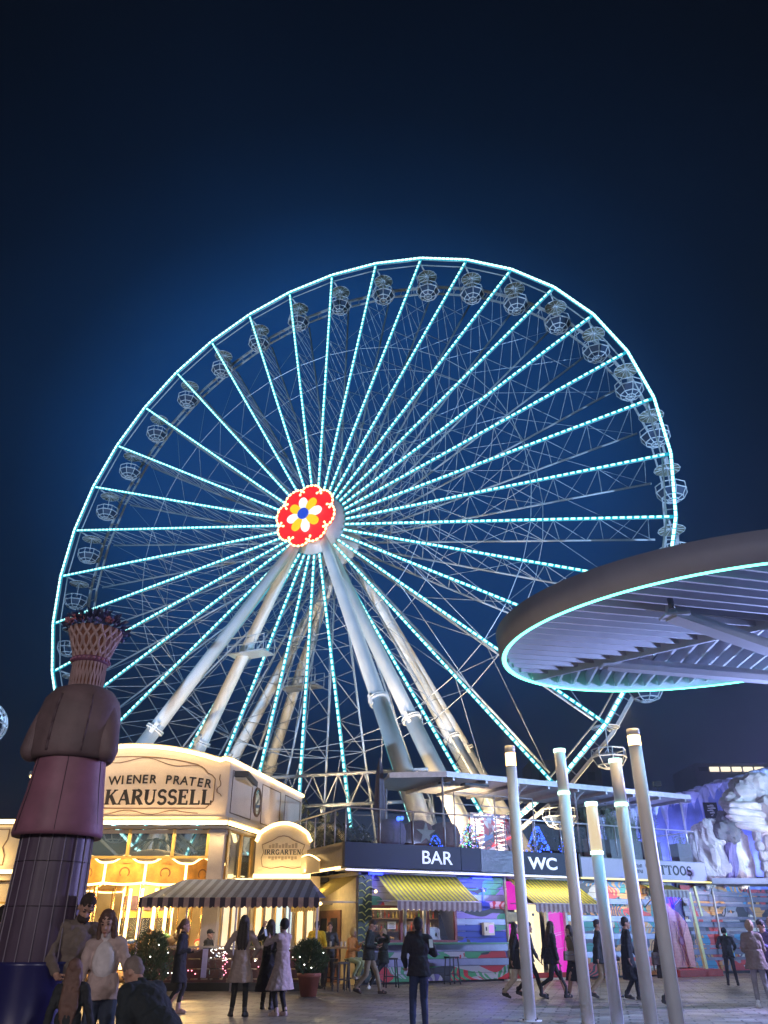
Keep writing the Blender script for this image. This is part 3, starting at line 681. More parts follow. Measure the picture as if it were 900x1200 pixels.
# warm ceiling lamps inside
for x in (-5.2,-2.0):
    m = MB(); m.tube((x,2.0,6.34),(x,2.0,6.40),.28,n=16); m.build('ceiling_lamp', WARMW, pav)
lamp('pavilion_lamp', 'AREA', (-3.6,.7,4.55), 330, (1,.68,.30), 5.5, parent=pav, sizey=.5)
lamp('pavilion_lamp', 'AREA', (-3.6,6.5,4.6), 400, (1,.68,.30), 4.0, parent=pav, sizey=3)

lamp('cornice_lamp','AREA',(-3.4,-.75,7.5),85,(1,.70,.32),6.4,aim=(-3.4,.1,5.6),parent=pav,sizey=.15)
lamp('cornice_lamp','AREA',(-3.4,-.42,4.98),60,(1,.70,.32),6.4,aim=(-3.4,.0,6.2),parent=pav,sizey=.1)
lamp('cornice_lamp','AREA',spt(4.3,4.98,.5),75,(1,.70,.32),.1,aim=spt(4.3,6.3,0),parent=pav,sizey=7.5)
lamp('cornice_lamp','AREA',(-2.4,-.35,4.6),150,(1,.70,.32),5.5,aim=(-2.4,-.6,2.6),parent=pav,sizey=.1)
# left wing
lw = thing('pavilion_wing', 'low cream wing left of the carousel pavilion with lit cornice and moulded panels', 'building', (-12.75, 28.6, 0))
m = MB(); m.box((-5,.2,4.0),(10.6,.4,1.5)); m.box((-5,.3,3.15),(10.6,.3,.2)); m.build('frieze', CREAM, lw)
m = MB(); m.box((-5,.6,1.6),(10.6,.2,3.2)); m.build('wall', CREAM, lw)
m = MB(); m.bar((-10.3,-.08,4.86),(.3,-.08,4.86),.06,.14); m.bar((-10.3,.0,3.30),(.3,.0,3.30),.06,.12); m.build('cornice_light', WARMW, lw)
for k in range(5):
    x0 = -1.95*k+.1; P = [(x0-.2,3.5),(x0-.75,3.5),(x0-.72,3.8),(x0-.62,4.0),(x0-.75,4.25),(x0-.75,4.62),(x0-.2,4.62),(x0-.2,4.3),(x0-.32,4.05),(x0-.2,3.8),(x0-.2,3.5)]
    line(P, .03, .012, 'moulding', BROWN, lw)
for k in range(6):
    m = MB(); m.box((-.4-1.7*k,.48,1.35),(1.0,.06,2.0)); f = m.build('window', mat('lit_window',(.5,.4,.2),.4,0,0,emit=(1,.62,.25),es=1.1), lw)
    m = MB()
    for dx in (-.5,0,.5): m.box((-.4-1.7*k+dx,.43,1.35),(.06,.06,2.1))
    for dz in (-1.03,.3,1.03): m.box((-.4-1.7*k,.42,1.35+dz),(1.1,.06,.06))
    m.build('window_frame', GOLD, f)
lamp('wing_lamp','AREA',(-4.5,-.45,3.42),200,(1,.72,.34),9.0,aim=(-4.5,.0,4.4),parent=lw,sizey=.1)
lamp('wing_lamp','AREA',(-4.5,-.2,3.15),160,(1,.72,.34),9.0,aim=(-4.5,.2,1.2),parent=lw,sizey=.1)
m = MB(); m.box((-5,5,4.2),(10.6,9,.2)); m.build('roof', MATS['roof_felt'], lw)

# ------------------------------------------------------------------ the carousel itself
CX, CY, CRD, CN = -9.3, 34.2, 3.65, 16
car = thing('carousel', 'golden carousel with scalloped rounding boards, mirrors and horses glowing in warm light', 'carousel', (CX, CY, 0))
BOARD = mat('rounding_board_paint', (.60,.30,.06), .45, 0, .35, 3, bump=.2); BOARDG = mat('board_relief', (.20,.09,.03), .45, .1, .1)
m = MB(); m.lathe([(0,.25),(CRD+.1,.25),(CRD+.1,.02),(0,.02)], 48); m.build('platform', mat('wood_deck',(.30,.17,.08),.5,0,.2,4), car)
m = MB(); m.lathe([(.95,.3),(.95,3.1),(1.3,3.5)], 12, smooth=False); m.build('centre_drum', GOLD, car)
for k in range(12):
    a = 2*pi*k/12+pi/12; d = Vector((cos(a),sin(a),0)); t = Vector((-sin(a),cos(a),0))
    q = MB(); c = d*.965; q.bar(c+Vector((0,0,.7)), c+Vector((0,0,2.0)), .34, .03, up=d); q.build('mirror', WINBL, car)
    q = MB(); 
    for s in (-.24,.24): q.bar(c+t*s*.95+Vector((0,0,.3)), c+t*s*.95+Vector((0,0,3.0)), .06, .05, up=d)
    q.build('light_strip', WARMW, car)
    q = MB(); q.bar(c*1.02+Vector((0,0,2.25)), c*1.02+Vector((0,0,2.75)), .30, .03, up=d); q.build('painted_panel', mat('panel_dark',(.10,.07,.12),.3,0,.3,8), car)
for k in range(CN):
    a0, a1 = 2*pi*(k-.5)/CN - pi/2, 2*pi*(k+.5)/CN - pi/2
    p0 = Vector((CRD*cos(a0),CRD*sin(a0),0)); p1 = Vector((CRD*cos(a1),CRD*sin(a1),0)); U = (p1-p0); Lw = U.length; U.normalize(); N = U.cross(Vector((0,0,1)))
    if N.dot(p0+p1) < 0: N = -N
    def topz(u): return 3.66 + .24*sin(pi*u)**2 + .03*cos(4*pi*u)
    pts = [(0,3.08)]+[(Lw*i/10, 3.08-.05*sin(pi*i/10)) for i in range(1,10)]+[(Lw,3.08)]+[(Lw*(1-i/12), topz(1-i/12)) for i in range(13)]
    q = MB(); q.prism(pts, p0, U, (0,0,1), .06); bo = q.build('rounding_board', BOARD, car)
    q = MB(); P = [p0+U*(Lw*i/12)+Vector((0,0,topz(i/12)+.03))+N*.03 for i in range(13)]; q.path(P, .038, 5)
    P = [p0+U*(Lw*i/8)+Vector((0,0,3.06-.05*sin(pi*i/8)))+N*.05 for i in range(9)]; q.path(P, .04, 5)
    q.tube(p0+Vector((0,0,3.06))+N*.05, p0+Vector((0,0,3.72))+N*.05, .05, n=6); q.build('bulb_row', WARMW, bo)
    q = MB(); c = p0+U*Lw/2+N*.02+Vector((0,0,3.40))
    for r_, w in ((.24,.02),(.17,.035)):
        P = [c+U*r_*cos(t)+Vector((0,0,r_*sin(t)*.95))+N*.02 for t in [pi*(-.25+i/9*1.5) for i in range(10)]]; q.path(P, w, 5)
    for s in (-1,1):
        P = [c+U*s*(.26+.03*i)+Vector((0,0,-.16+.05*sin(i*1.1)))+N*.015 for i in range(8)]; q.path(P, .014, 4)
    q.build('cartouche', BOARDG, bo)
    # sweep ribs with bulbs beneath the canopy
    q = MB(); pin = Vector((.9*cos(a0),.9*sin(a0),3.45)); pout = p0*.97+Vector((0,0,3.02)); P = [pin+(pout-pin)*t+Vector((0,0,-.35*sin(pi*t)*.0+.3*sin(pi*t))) for t in [i/8 for i in range(9)]]
    q.path(P, .035, 5); q.build('sweep_light', WARM, car)
m = MB(); m.lathe([(CRD-.05,3.12),(2.4,3.45),(1.2,3.62),(.5,3.7)], 32); m.build('canopy_lining', mat('canopy_lining',(.62,.40,.14),.6,0,.1), car)
m = MB(); m.lathe([(CRD+.02,3.70),(2.0,4.1),(.3,4.45),(0,4.5)], 32); m.build('canopy_roof', mat('canopy_roof',(.30,.25,.20),.6,0,.1), car)
m = MB()
for k in range(14):
    a = 2*pi*k/14; P = [Vector(((.12+1.0*t)*cos(a),(.12+1.0*t)*sin(a), 4.85-.5*t*t)) for t in (0,.33,.66,1)]; m.path(P, .022, 4)
m.tube((0,0,4.3),(0,0,4.9),.16,.10,n=10); m.build('crown_finial', DARKM, car)
for k in range(32):
    if k % 2: continue
    a = 2*pi*k/32; q = MB(); q.tube((3.0*cos(a),3.0*sin(a),.25),(3.0*cos(a),3.0*sin(a),3.15),.025,n=6); q.build('brass_pole', mat('brass',(.7,.48,.18),.25,.9,.05), car)
HC = [(.55,.50,.42),(.30,.13,.06),(.12,.10,.10),(.48,.24,.10)]
def horse(a, r, z, ci):
    q = MB(); R = Matrix.Rotation(a+pi/2, 3, 'Z'); c = Vector((r*cos(a), r*sin(a), z))
    def P(x, y, zz): return c + R @ Vector((x, y, zz))
    q.sphere(P(0,0,0), .20, 12, 8, sc=(2.1,.85,1), R=R); q.tube(P(.34,0,.05), P(.58,0,.42), .14, .085, n=10); q.sphere(P(.72,0,.42), .09, 10, 6, sc=(1.8,.8,.9), R=R @ Matrix.Rotation(radians(28),3,'Y'))
    for s in (-1,1):
        q.tube(P(.32,s*.10,-.08), P(.52,s*.11,-.32), .06, .04, n=7); q.tube(P(.52,s*.11,-.32), P(.42,s*.11,-.52), .04, .028, n=7)
        q.tube(P(-.34,s*.10,-.06), P(-.46,s*.11,-.34), .075, .04, n=7); q.tube(P(-.46,s*.11,-.34), P(-.66,s*.11,-.52), .04, .028, n=7)
        q.tube(P(.60,s*.04,.50), P(.59,s*.05,.60), .025, .005, n=5)
    h = q.build('horse', mat('horse_coat%d' % ci, HC[ci], .4, 0, .1), car)
    q = MB(); q.tube(P(-.40,0,.05), P(-.62,0,-.18), .06, .03, n=6); q.bar(P(.36,0,.22), P(.58,0,.55), .05, .12); q.build('mane', mat('mane%d' % (ci % 2), ((.75,.68,.5),(.08,.05,.03))[ci % 2], .7), h)
    q = MB(); q.sphere(P(-.02,0,.13), .15, 10, 6, sc=(1.3,1.1,.8), R=R); q.build('saddle', mat('saddle%d' % (ci % 3), ((.45,.04,.05),(.05,.12,.35),(.10,.30,.15))[ci % 3], .4), h)
    q = MB(); q.tube(P(.05,0,-.9 if z > 1 else -.7), P(.05,0,3.3-z), .022, n=6); q.build('brass_pole', MATS['brass'], h)
for k in range(12): horse(2*pi*k/12+.13, 2.75 if k % 2 else 2.1, 1.05+.22*sin(k*2.1), k % 4)
lamp('carousel_lamp', 'POINT', (0,-2.4,2.9), 560, (1,.62,.24), .3, parent=car); lamp('carousel_lamp', 'POINT', (2.2,-1.6,2.9), 340, (1,.62,.24), .3, parent=car); lamp('carousel_lamp', 'POINT', (-2.2,-1.6,2.9), 340, (1,.62,.24), .3, parent=car)

# ------------------------------------------------------------------ maze building with its small sign
irr = thing('maze_building', 'small cream building between pavilion and bar with an arched sign lit from its edges', 'building', (-4.72, 31.0, 0))
WSIGN = [(0,3.35),(2.0,3.35),(2.0,4.50)]+[(2.0-.1*i, 4.55+.47*sin(pi*i/20)**.8 if 0 < i < 20 else 4.5) for i in range(1,21)]+[(0,4.50)]
m = MB(); m.prism(WSIGN, (0,0,0), (1,0,0), (0,0,1), -.2); m.build('sign_panel', CREAM, irr)
P = [(0,-.05,4.46),(.05,-.05,4.56)]+[(.1*i, -.05, 4.62+.47*sin(pi*i/20)**.8) for i in range(1,20)]+[(1.97,-.05,4.56),(2.04,-.05,4.46)]
tubeline(P, .07, 'sign_light', WARMW, irr)
m = MB(); m.bar((-.02,-.08,3.30),(2.05,-.08,3.30),.06,.14); m.build('sign_light', WARMW, irr)
line([(.28,3.62),(.6,3.55),(1.0,3.62),(1.4,3.55),(1.75,3.62),(1.78,3.9),(1.70,4.1),(1.80,4.35),(1.4,4.5),(1.2,4.62),(1.0,4.66),(.8,4.62),(.6,4.5),(.22,4.35),(.3,4.1),(.22,3.9),(.28,3.62)], .022, .012, 'scroll_line', BROWN, irr)
serif_text('sign_lettering', 'IRRGARTEN', .17, LETT, (1.0,-.006,4.02), (1,0,0), (0,-1,0), irr, width=1.36, weight=1.3)
m = MB()
for i in range(9):
    h = .10+.07*((i*7) % 3)/2; m.box((.52+.12*i,-.008,4.24+h/2),(.09,.016,h))
    h = .08+.05*((i*5) % 3)/2; m.box((.52+.12*i,-.008,3.96-h/2),(.09,.016,h))
m.build('sign_houses', mat('sign_grey_paint',(.32,.24,.16),.6,0,.05), irr)
m = MB(); m.box((1.1,.15,1.65),(2.6,.2,3.3)); m.build('wall', CREAM, irr)
m = MB(); m.box((-.35,-.3,1.6),(.9,.7,3.2)); m.build('wall_pier', CREAM, irr)
CURT = mat('lit_curtain', (.8,.75,.62), .6, 0, 0, emit=(1.0,.80,.48), es=.9); CURTB = mat('lit_cool_curtain', (.6,.75,.8), .5, 0, 0, emit=(.55,.82,1.0), es=.7)
for k, x in enumerate((-.75,-.45,-.15,.28,.62,1.0,1.35,1.75,2.1)):
    y = -.68 if x < .1 else .0
    m = MB(); m.box((x,y,1.75),(.2,.05,2.2)); f = m.build('window', CURTB if k in (5,6) else CURT, irr)
    m = MB(); m.box((x-.13,y-.03,1.75),(.06,.08,2.4)); m.box((x+.13,y-.03,1.75),(.05,.08,2.4)); m.box((x,y-.03,2.9),(.3,.08,.08)); m.build('window_frame', GOLD if k % 2 else STONE, f)
lamp('sign_lamp','AREA',(1.0,-.4,3.42),18,(1,.74,.36),1.8,aim=(1.0,0,4.3),parent=irr,sizey=.1)
lamp('sign_lamp','AREA',(.6,-.75,3.2),40,(1,.74,.36),3.0,aim=(.6,-.5,1.6),parent=irr,sizey=.1)
m = MB(); m.box((1.0,3.2,3.2),(3.4,6,.15)); m.build('roof', MATS['roof_felt'], irr)

# ------------------------------------------------------------------ dark striped awning over the seating terrace
awn = thing('striped_awning', 'dark awning with scalloped striped valance over the fenced seating terrace', 'awning', (-4.6, 26.0, 0))
STR = stripes('awning_dark_stripe', (.02,.035,.11), (.10,.14,.30), 3.2, 'X', .8); STV = stripes('valance_stripe', (.06,.035,.05), (.50,.33,.26), 3.2, 'X', .8, trans_light=.3)
m = MB(); F = [(-2.75,2.42),(2.66,2.42)]; B = [(-2.0,3.06),(2.15,3.06)]
m.add([(F[0][0],0,F[0][1]),(F[1][0],0,F[1][1]),(B[1][0],2.5,3.06),(B[0][0],2.5,3.06)], [(0,1,2,3)])
m.add([(F[0][0],0,2.42),(B[0][0],2.5,3.06),(-2.9,2.3,2.5)], [(0,1,2)]); m.add([(F[1][0],0,2.42),(B[1][0],2.5,3.06),(2.7,2.4,2.5)], [(0,1,2)])
m.add([(v[0],v[1],v[2]-.03) for v in m.v[:4]], [(3,2,1,0)]); m.build('awning_sheet', STR, awn)
m = MB()
N_ = 34
for i in range(N_):
    x0 = -2.75+5.41*i/N_; x1 = -2.75+5.41*(i+1)/N_
    pts = [(x0,2.43),(x0,2.20)]+[(x0+(x1-x0)*j/4, 2.20-.055*sin(pi*j/4)) for j in range(1,4)]+[(x1,2.20),(x1,2.43)]
    m.prism(pts, (0,-.015,0), (1,0,0), (0,0,1), .012)
m.build('valance', STV, awn)
m = MB()
for x in (-2.68,-1.30,.18,1.78,2.6):
    m.tube((x,.1,0),(x,.1,2.4),.03,n=8)
m.bar((-2.75,.08,2.40),(2.66,.08,2.40),.05,.05); m.build('awning_post', mat('purple_lit_paint',(.55,.5,.58),.4), awn)  # purple light on the posts is mixed into their paint
for k, x in enumerate((-1.9,-.6,.9,2.1)):
    m = MB(); m.box((x,.9,2.42),(.7,.16,.08)); h = m.build('heater', DARKM, awn)
    m = MB(); m.sphere((x-.45,.5,2.30),.05,8,6); m.sphere((x+.55,.6,2.28),.05,8,6); m.build('bulb', WARMW, awn)
lamp('terrace_lamp', 'POINT', (0,1.2,2.3), 90, (1,.72,.4), .15, parent=awn)

# ------------------------------------------------------------------ timber fence of the terrace
fence = thing('timber_fence', 'dark red timber board fence with string lights in front of the seating terrace', 'fence', (-4.75, 26.9, 0))
WOOD = mat('dark_red_wood', (.105,.035,.028), .55, 0, .3, 3, bump=.4)
m = MB()
for k in range(4): m.box((0,0,.16+.26*k),(4.9,.06,.235))
m.build('boards', WOOD, fence)
m = MB(); m.box((0,0,1.12),(5.0,.22,.05)); m.build('top_rail', mat('worn_cap',(.42,.34,.28),.6,0,.2,3), fence)
m = MB(); m.box((0,-.12,.1),(5.0,.34,.2)); m.build('plinth', mat('black_wood',(.02,.018,.018),.6,0,.2), fence)
for x in (-2.42,-1.2,0,1.2,2.42):
    m = MB(); m.box((x,.05,.56),(.1,.1,1.1)); m.build('post', WOOD, fence)
BW = glow('tiny_bulb_white', (1,.95,.85), 9); BP = glow('tiny_bulb_pink', (1,.25,.35), 7)
def string(name, pts, par, loc, lab, grp=None, seed=0, r=.018):
    rnd = random.Random(seed); o = thing(name, lab, 'string lights', loc, group=grp)
    w = MB(); w.path([Vector(p) for p in pts], .004, 4); w.build('wire', BLACK, o)
    a = MB(); b = MB()
    for p in pts:
        (a if rnd.random() < .66 else b).sphere((p[0]+rnd.uniform(-.02,.02), p[1]-.02, p[2]+rnd.uniform(-.02,.02)), r*rnd.uniform(.7,1.15), 6, 4)
    if a.v: a.build('bulb', BW, o)
    if b.v: b.build('bulb', BP, o)
    return o
string('string_light', [(i*.115, 0, -.10*sin(i*.5)-.012*i) for i in range(13)], None, (-7.0,26.82,.55), 'string of tiny white and pink bulbs drooping on the left of the timber fence', seed=1)
string('string_light', [(i*.10, 0, .20*sin(i*.8)) for i in range(8)], None, (-4.15,26.82,.62), 'zigzag string of tiny bulbs on the fence beside the trench coat woman', seed=2)
string('string_light', [(i*.10, 0, -.16*cos(i*.9)+.03*i) for i in range(7)], None, (-3.15,26.82,.60), 'short zigzag string of tiny bulbs at the right end of the timber fence', seed=3)
tin = thing('tinsel_panel', 'glittering silver and pink tinsel decoration hung on the timber fence', 'decoration', (-4.95,26.8,.32))
m = MB(); rnd = random.Random(5)
for k in range(60):
    x, z = rnd.uniform(-.3,.3), rnd.uniform(0,.75); a = rnd.uniform(0,6.28); m.bar((x,rnd.uniform(-.05,.02),z),(x+.09*cos(a),rnd.uniform(-.05,.02),z+.12*sin(a)),.02,.006)
m.build('tinsel', mat('silver_tinsel',(.7,.7,.75),.15,.95,0), tin)
m = MB(); P = [Vector((.2+.06*sin(i*1.3),-.06,.08+i*.055)) for i in range(12)]
for p in P: m.sphere(p,.014,6,4)
m.build('pink_bulb', BP, tin)
m = MB()
for k in range(26): m.sphere((rnd.uniform(-.25,.3),-.06,.55+rnd.uniform(-.12,.25)), .011, 5, 4)
m.build('white_bulb', BW, tin)
for x in (-.42,): 
    m = MB(); m.box((x,0,.38),(.16,.02,.75)); m.build('lilac_cloth', mat('lilac_cloth',(.55,.45,.62),.7,0,.1), tin)

# ------------------------------------------------------------------ potted conifers
LEAF = mat('conifer_leaf', (.035,.075,.022), .6, 0, .35, 12); POT = mat('terracotta', (.30,.09,.055), .65, 0, .15, 5, bump=.15)
def shrub(x, y, h, rad, ph, pr, lab, seed, n=5200):
    rnd = random.Random(seed); o = thing('potted_shrub', lab, 'potted plant', (x, y, 0))
    m = MB(); m.lathe([(0,.01),(pr*.68,.01),(pr*.95,ph-.10),(pr*1.03,ph-.10),(pr*1.05,ph),(pr*.92,ph),(pr*.88,ph-.08),(0,ph-.08)], 24); m.build('pot', POT, o)
    m = MB(); 
    for k in range(5): a = k*1.26; m.tube((0,0,ph-.1),(rad*.45*cos(a),rad*.45*sin(a),ph+h*.6),.02,.008,n=5)
    m.build('stem', mat('bark',(.07,.045,.03),.9), o)
    m = MB()
    for k in range(n):
        u = rnd.random(); zz = u**.8; a = rnd.uniform(0,2*pi); lump = 1+.22*sin(3*a+5*zz)+.12*sin(7*a+3)
        rr = rad*lump*max(.12,sin(pi*min(.99,.12+zz*.86)))**.45*sqrt(rnd.uniform(.25,1.0)); p = Vector((rr*cos(a), rr*sin(a), ph-.06+h*zz*(1+.08*sin(4*a))))
        d = Vector((cos(a)*.6+rnd.uniform(-.6,.6), sin(a)*.6+rnd.uniform(-.6,.6), rnd.uniform(.1,1.1))).normalized(); s = rnd.uniform(.035,.075)
        t = d.cross(Vector((rnd.uniform(-1,1),rnd.uniform(-1,1),rnd.uniform(-1,1)))).normalized()*s*.28
        m.add([p-t*.6, p+t*.6, p+d*s*1.4+t*.3, p+d*s*1.7-t*.2], [(0,1,2,3)])
    m.build('foliage', LEAF, o)
    m = MB()
    for k in range(4):
        a = rnd.uniform(pi,2*pi); zz = rnd.uniform(.15,.75); m.sphere((rad*.92*cos(a),rad*.92*sin(a),ph+h*zz),.014,6,4)
    m.build('bulb', BW, o)
    return o
shrub(-6.15,23.6,1.08,.50,.42,.33,'bushy green shrub in a terracotta pot behind the woman in a white turtleneck',11)
shrub(-2.02,24.3,.78,.42,.55,.31,'bushy green shrub in a terracotta pot right of the woman in a pale coat',12)
for k, (x, lab) in enumerate(((-4.35,'small leafy plant on the terrace behind the man in the cap'),(-3.75,'small leafy plant on the terrace left of the trench coat woman'))):
    shrub(x,27.6,.5,.3,.95,.16,lab,20+k,700)
# ------------------------------------------------------------------ bar building (local x along its front, y to the back)
bar = thing('bar_building', 'two level bar building with mural walls, dark lettered fascia and roof terrace', 'building', (-1.3, 28, 0), radians(27))
def W(x, y, z=0): return (Matrix.Translation((-1.3,28,0)) @ Matrix.Rotation(radians(27),4,'Z')) @ Vector((x,y,z))
def bthing(name, lab, cat, x, y, z=0, group=None, rz=0): return thing(name, lab, cat, W(x,y,z), radians(27)+rz, group)
FDARK = mat('fascia_panel_dark', (.006,.008,.034), .45, .0, .15, 1, spec=.25); FSIL = mat('fascia_panel_stucco', (.055,.05,.07), .3, .3, .35, 4, bump=.3)
FLIL = mat('fascia_panel_lilac', (.46,.39,.50), .5, 0, .05, 1); SIGNW = mat('sign_white', (.85,.85,.9), .4, 0, 0, emit=(.8,.82,1), es=.55)
def fascia(x0, x1, z0, z1, mt, y=0): m = MB(); m.box(((x0+x1)/2, y+.08, (z0+z1)/2), (x1-x0, .16, z1-z0)); return m.build('fascia', mt, bar)
f1 = fascia(0, 4.52, 3.42, 4.18, FDARK); fascia(4.54, 5.36, 3.42, 4.18, FDARK); fascia(5.38, 7.02, 3.41, 4.15, FSIL); f2 = fascia(7.04, 9.76, 3.41, 4.15, FDARK); f3 = fascia(9.86, 16.5, 3.38, 4.05, FLIL)
m = MB(); m.box((9.81,.0,3.76),(.08,.2,.8)); m.build('fascia_joint', BLACK, bar)
text_obj('sign_lettering', 'BAR', .60, SIGNW, (3.53,-.01,3.60), (1,0,0), (0,-1,0), bar, width=1.22, bold=.002)
text_obj('sign_lettering', 'WC', .56, SIGNW, (8.12,-.01,3.58), (1,0,0), (0,-1,0), bar, width=1.32, bold=.014)
serif_text('sign_lettering', 'TATTOOS', .34, LETT, (14.45,-.006,3.56), (1,0,0), (0,-1,0), bar, width=2.5, weight=1.35)
m = MB()
for row in (0,1):     # two rows of print too small to read
    for i in range(8): m.box((12.05+.125*i, -.006, 3.84-.2*row), (.018, .012, .12)); m.box((12.09+.125*i, -.006, 3.84-.2*row+(.05 if (i*3+row) % 2 else -.05)), (.06, .012, .02)); m.box((12.12+.125*i, -.006, 3.84-.2*row), (.018, .012, .12 if i % 3 else .06))
m.build('sign_small_print', LETT, bar)
m = MB(); 
for a in (.4,1.5,2.3,3.6,4.6,5.4): m.bar((13.75,-.02,3.72),(13.75+.22*cos(a),-.02,3.72+.34*sin(a)),.07,.02)
m.build('sign_star', SIGNW, bar)
# deck slab, soffit, soffit lights
DECK = mat('deck_concrete', (.30,.29,.30), .7, 0, .1)
m = MB(); m.box((8.3,5.2,4.02),(16.6,10.0,.16)); m.build('terrace_deck', DECK, bar)
m = MB(); m.box((12.1,.55,3.36),(24.0,.9,.06)); m.build('soffit', mat('soffit_white',(.62,.62,.64),.4), bar)
YST = glow('yellow_led_strip', (1.0,.85,.25), 1.6); WST = glow('white_led_strip', (.85,.80,1.0), 2.0); BST = glow('blue_led_strip', (.02,.04,1.0), 7.0)
m = MB(); m.bar((9.9,.02,3.33),(24.0,.02,3.33),.05,.05); m.build('led_strip', YST, bar)
m = MB(); m.bar((.1,.12,3.34),(9.7,.12,3.34),.04,.05); m.build('led_strip', WST, bar)
# side facing the alley
m = MB(); m.box((.08,3.0,3.80),(.16,5.6,.76)); m.build('side_fascia', mat('side_fascia_bronze',(.22,.18,.14),.35,.3,.1), bar)
m = MB(); m.box((1.05,4.4,1.68),(.2,6.6,3.36)); m.build('side_wall', mat('side_wall_cream',(.55,.45,.28),.6), bar)
m = MB(); m.bar((-.03,.3,3.40),(-.03,5.6,3.40),.05,.08); m.build('led_strip', WARMW, bar)
m = MB(); pts = [(0,0),(2.4,0),(2.4,.35)]+[(2.4-.1*i,.35+.25*sin(pi*i/24)) for i in range(1,24)]+[(0,.35)]
m.prism([(a, b) for a, b in pts], (-.12,4.2,3.35), (0,-1,0), (0,0,1), .06); sgp = m.build('arched_sign', GOLDG, bar)
text_obj('sign_lettering','BAR',.30,SIGNW,(-.14,3.0,3.46),(0,-1,0),(-1,0,0),sgp,width=.62)
m = MB(); m.path([Vector((-.15,4.2-.1*i,3.72+.25*sin(pi*i/24))) for i in range(25)], .03, 5); m.build('sign_light', WARMW, sgp)
# brown doors in the alley
m = MB(); m.box((.92,3.2,1.1),(.05,1.9,2.2)); d = m.build('door', mat('brown_door',(.20,.09,.05),.45,0,.2,6), bar)
m = MB()
for y in (2.75,3.65): m.box((.88,y,1.2),(.04,.5,1.5))
m.build('door_glass', mat('dark_glass',(.03,.035,.04),.08,0,0,spec=.8), d)
# walls: mural planks and mirror slats
P1 = [(.55,.02,.03),(.05,.26,.10),(.42,.40,.44),(.015,.015,.02),(.50,.02,.03),(.16,.13,.35),(.05,.30,.12),(.02,.02,.03)]
P2 = [(.02,.04,.30),(.22,.15,.45),(.55,.38,.46),(.05,.22,.16),(.02,.02,.03),(.45,.03,.05),(.03,.05,.45),(.04,.25,.12)]
P3 = [(.02,.02,.03),(.55,.22,.06),(.06,.22,.42),(.55,.06,.06),(.42,.40,.40),(.03,.26,.28),(.10,.08,.16),(.60,.30,.12)]
P4 = [(.60,.05,.07),(.04,.04,.05),(.55,.55,.58),(.10,.35,.22),(.65,.38,.12),(.18,.12,.30),(.62,.60,.62)]
MU1 = mural('mural_bar_front', P1, 1.9, 1.6, 2.0, stretch=(.6,1,1.3)); MU2 = mural('mural_middle', P2, 1.5, 2.0, 5.0, stretch=(.5,1,1.5)); MU3 = mural('mural_orange', P3, 1.6, 1.8, 9.0, stretch=(.7,1,1.2)); MU4 = mural('mural_red', P4, .9, 1.6, 13.0, stretch=(.6,1,1.2))
MIRR = mat('mirror_plank', (.20,.19,.27), .35, .6, .2, 1.5, bump=.25); BACKW = mat('wall_backing', (.06,.06,.07), .8)
def planks(x0, x1, z0, z1, mt, name='mural_planks', y=1.0, mir=(), n=None, h=.20):
    m = MB(); n = max(1, round((z1-z0)/h)); hh = (z1-z0)/n
    for i in range(n):
        z = z0+hh*(i+.5); mi = 1 if (i in mir) else 0
        m.box(((x0+x1)/2, y+(.03 if i % 2 else 0)+(-.03 if mi else 0), z), (x1-x0, .05, hh-.012), mi=mi)
    return m.build(name, [mt, MIRR], bar)
m = MB(); m.box((4.0,1.16,.6),(5.9,.12,1.2)); m.box((6.2,1.16,2.25),(1.7,.12,2.2)); m.box((12.2,1.16,1.68),(4.9,.12,3.36)); m.box((20.2,1.6,1.68),(7.8,.12,3.36)); m.box((4.0,1.16,2.85),(5.9,.12,1.0)); m.box((8.7,1.16,2.9),(3.4,.12,.92)); m.build('wall', BACKW, bar)
planks(1.25,5.3,.06,1.14, MU1, mir=(2,4)); planks(4.95,6.95,.06,1.14, MU1, 'mural_planks', mir=(2,4), y=1.001)
planks(4.85,6.95,1.16,3.3, MU2, mir=(3,7)); planks(9.75,14.6,.06,3.3, MU3, mir=(3,6,9,12)); 
planks(1.3,4.85,2.32,3.3, MU4)
# counter windows with shelves
m = MB(); m.box((3.2,.62,1.18),(4.0,.62,.06)); m.build('counter', mat('green_counter',(.05,.18,.09),.3), bar)
m = MB(); m.bar((5.0,.86,1.17),(7.0,.86,1.17),.06,.05); m.build('counter_rail', MATS['green_counter'], bar)
INT = mat('bar_interior', (.14,.09,.06), .6, 0, .3, 6); INTL = glow('bar_shelf_light', (1,.72,.35), 2.2)
m = MB(); m.box((3.1,2.6,1.75),(3.9,.06,1.6)); m.box((3.1,1.9,1.2),(3.9,1.4,.05)); m.build('bar_interior', INT, bar)
m = MB()
for z in (1.55,1.95): m.box((3.1,2.45,z),(3.6,.25,.03))
m.build('shelf', mat('shelf_wood',(.28,.17,.09),.5), bar)
m = MB(); m.bar((1.5,2.35,2.25),(4.7,2.35,2.25),.04,.04); m.bar((2.6,1.7,2.28),(3.3,1.7,2.28),.08,.05); m.build('shelf_light', INTL, bar)
FRM = mat('window_frame_grey', (.40,.40,.42), .4); FRD = mat('window_frame_dark_red', (.22,.05,.06), .45)
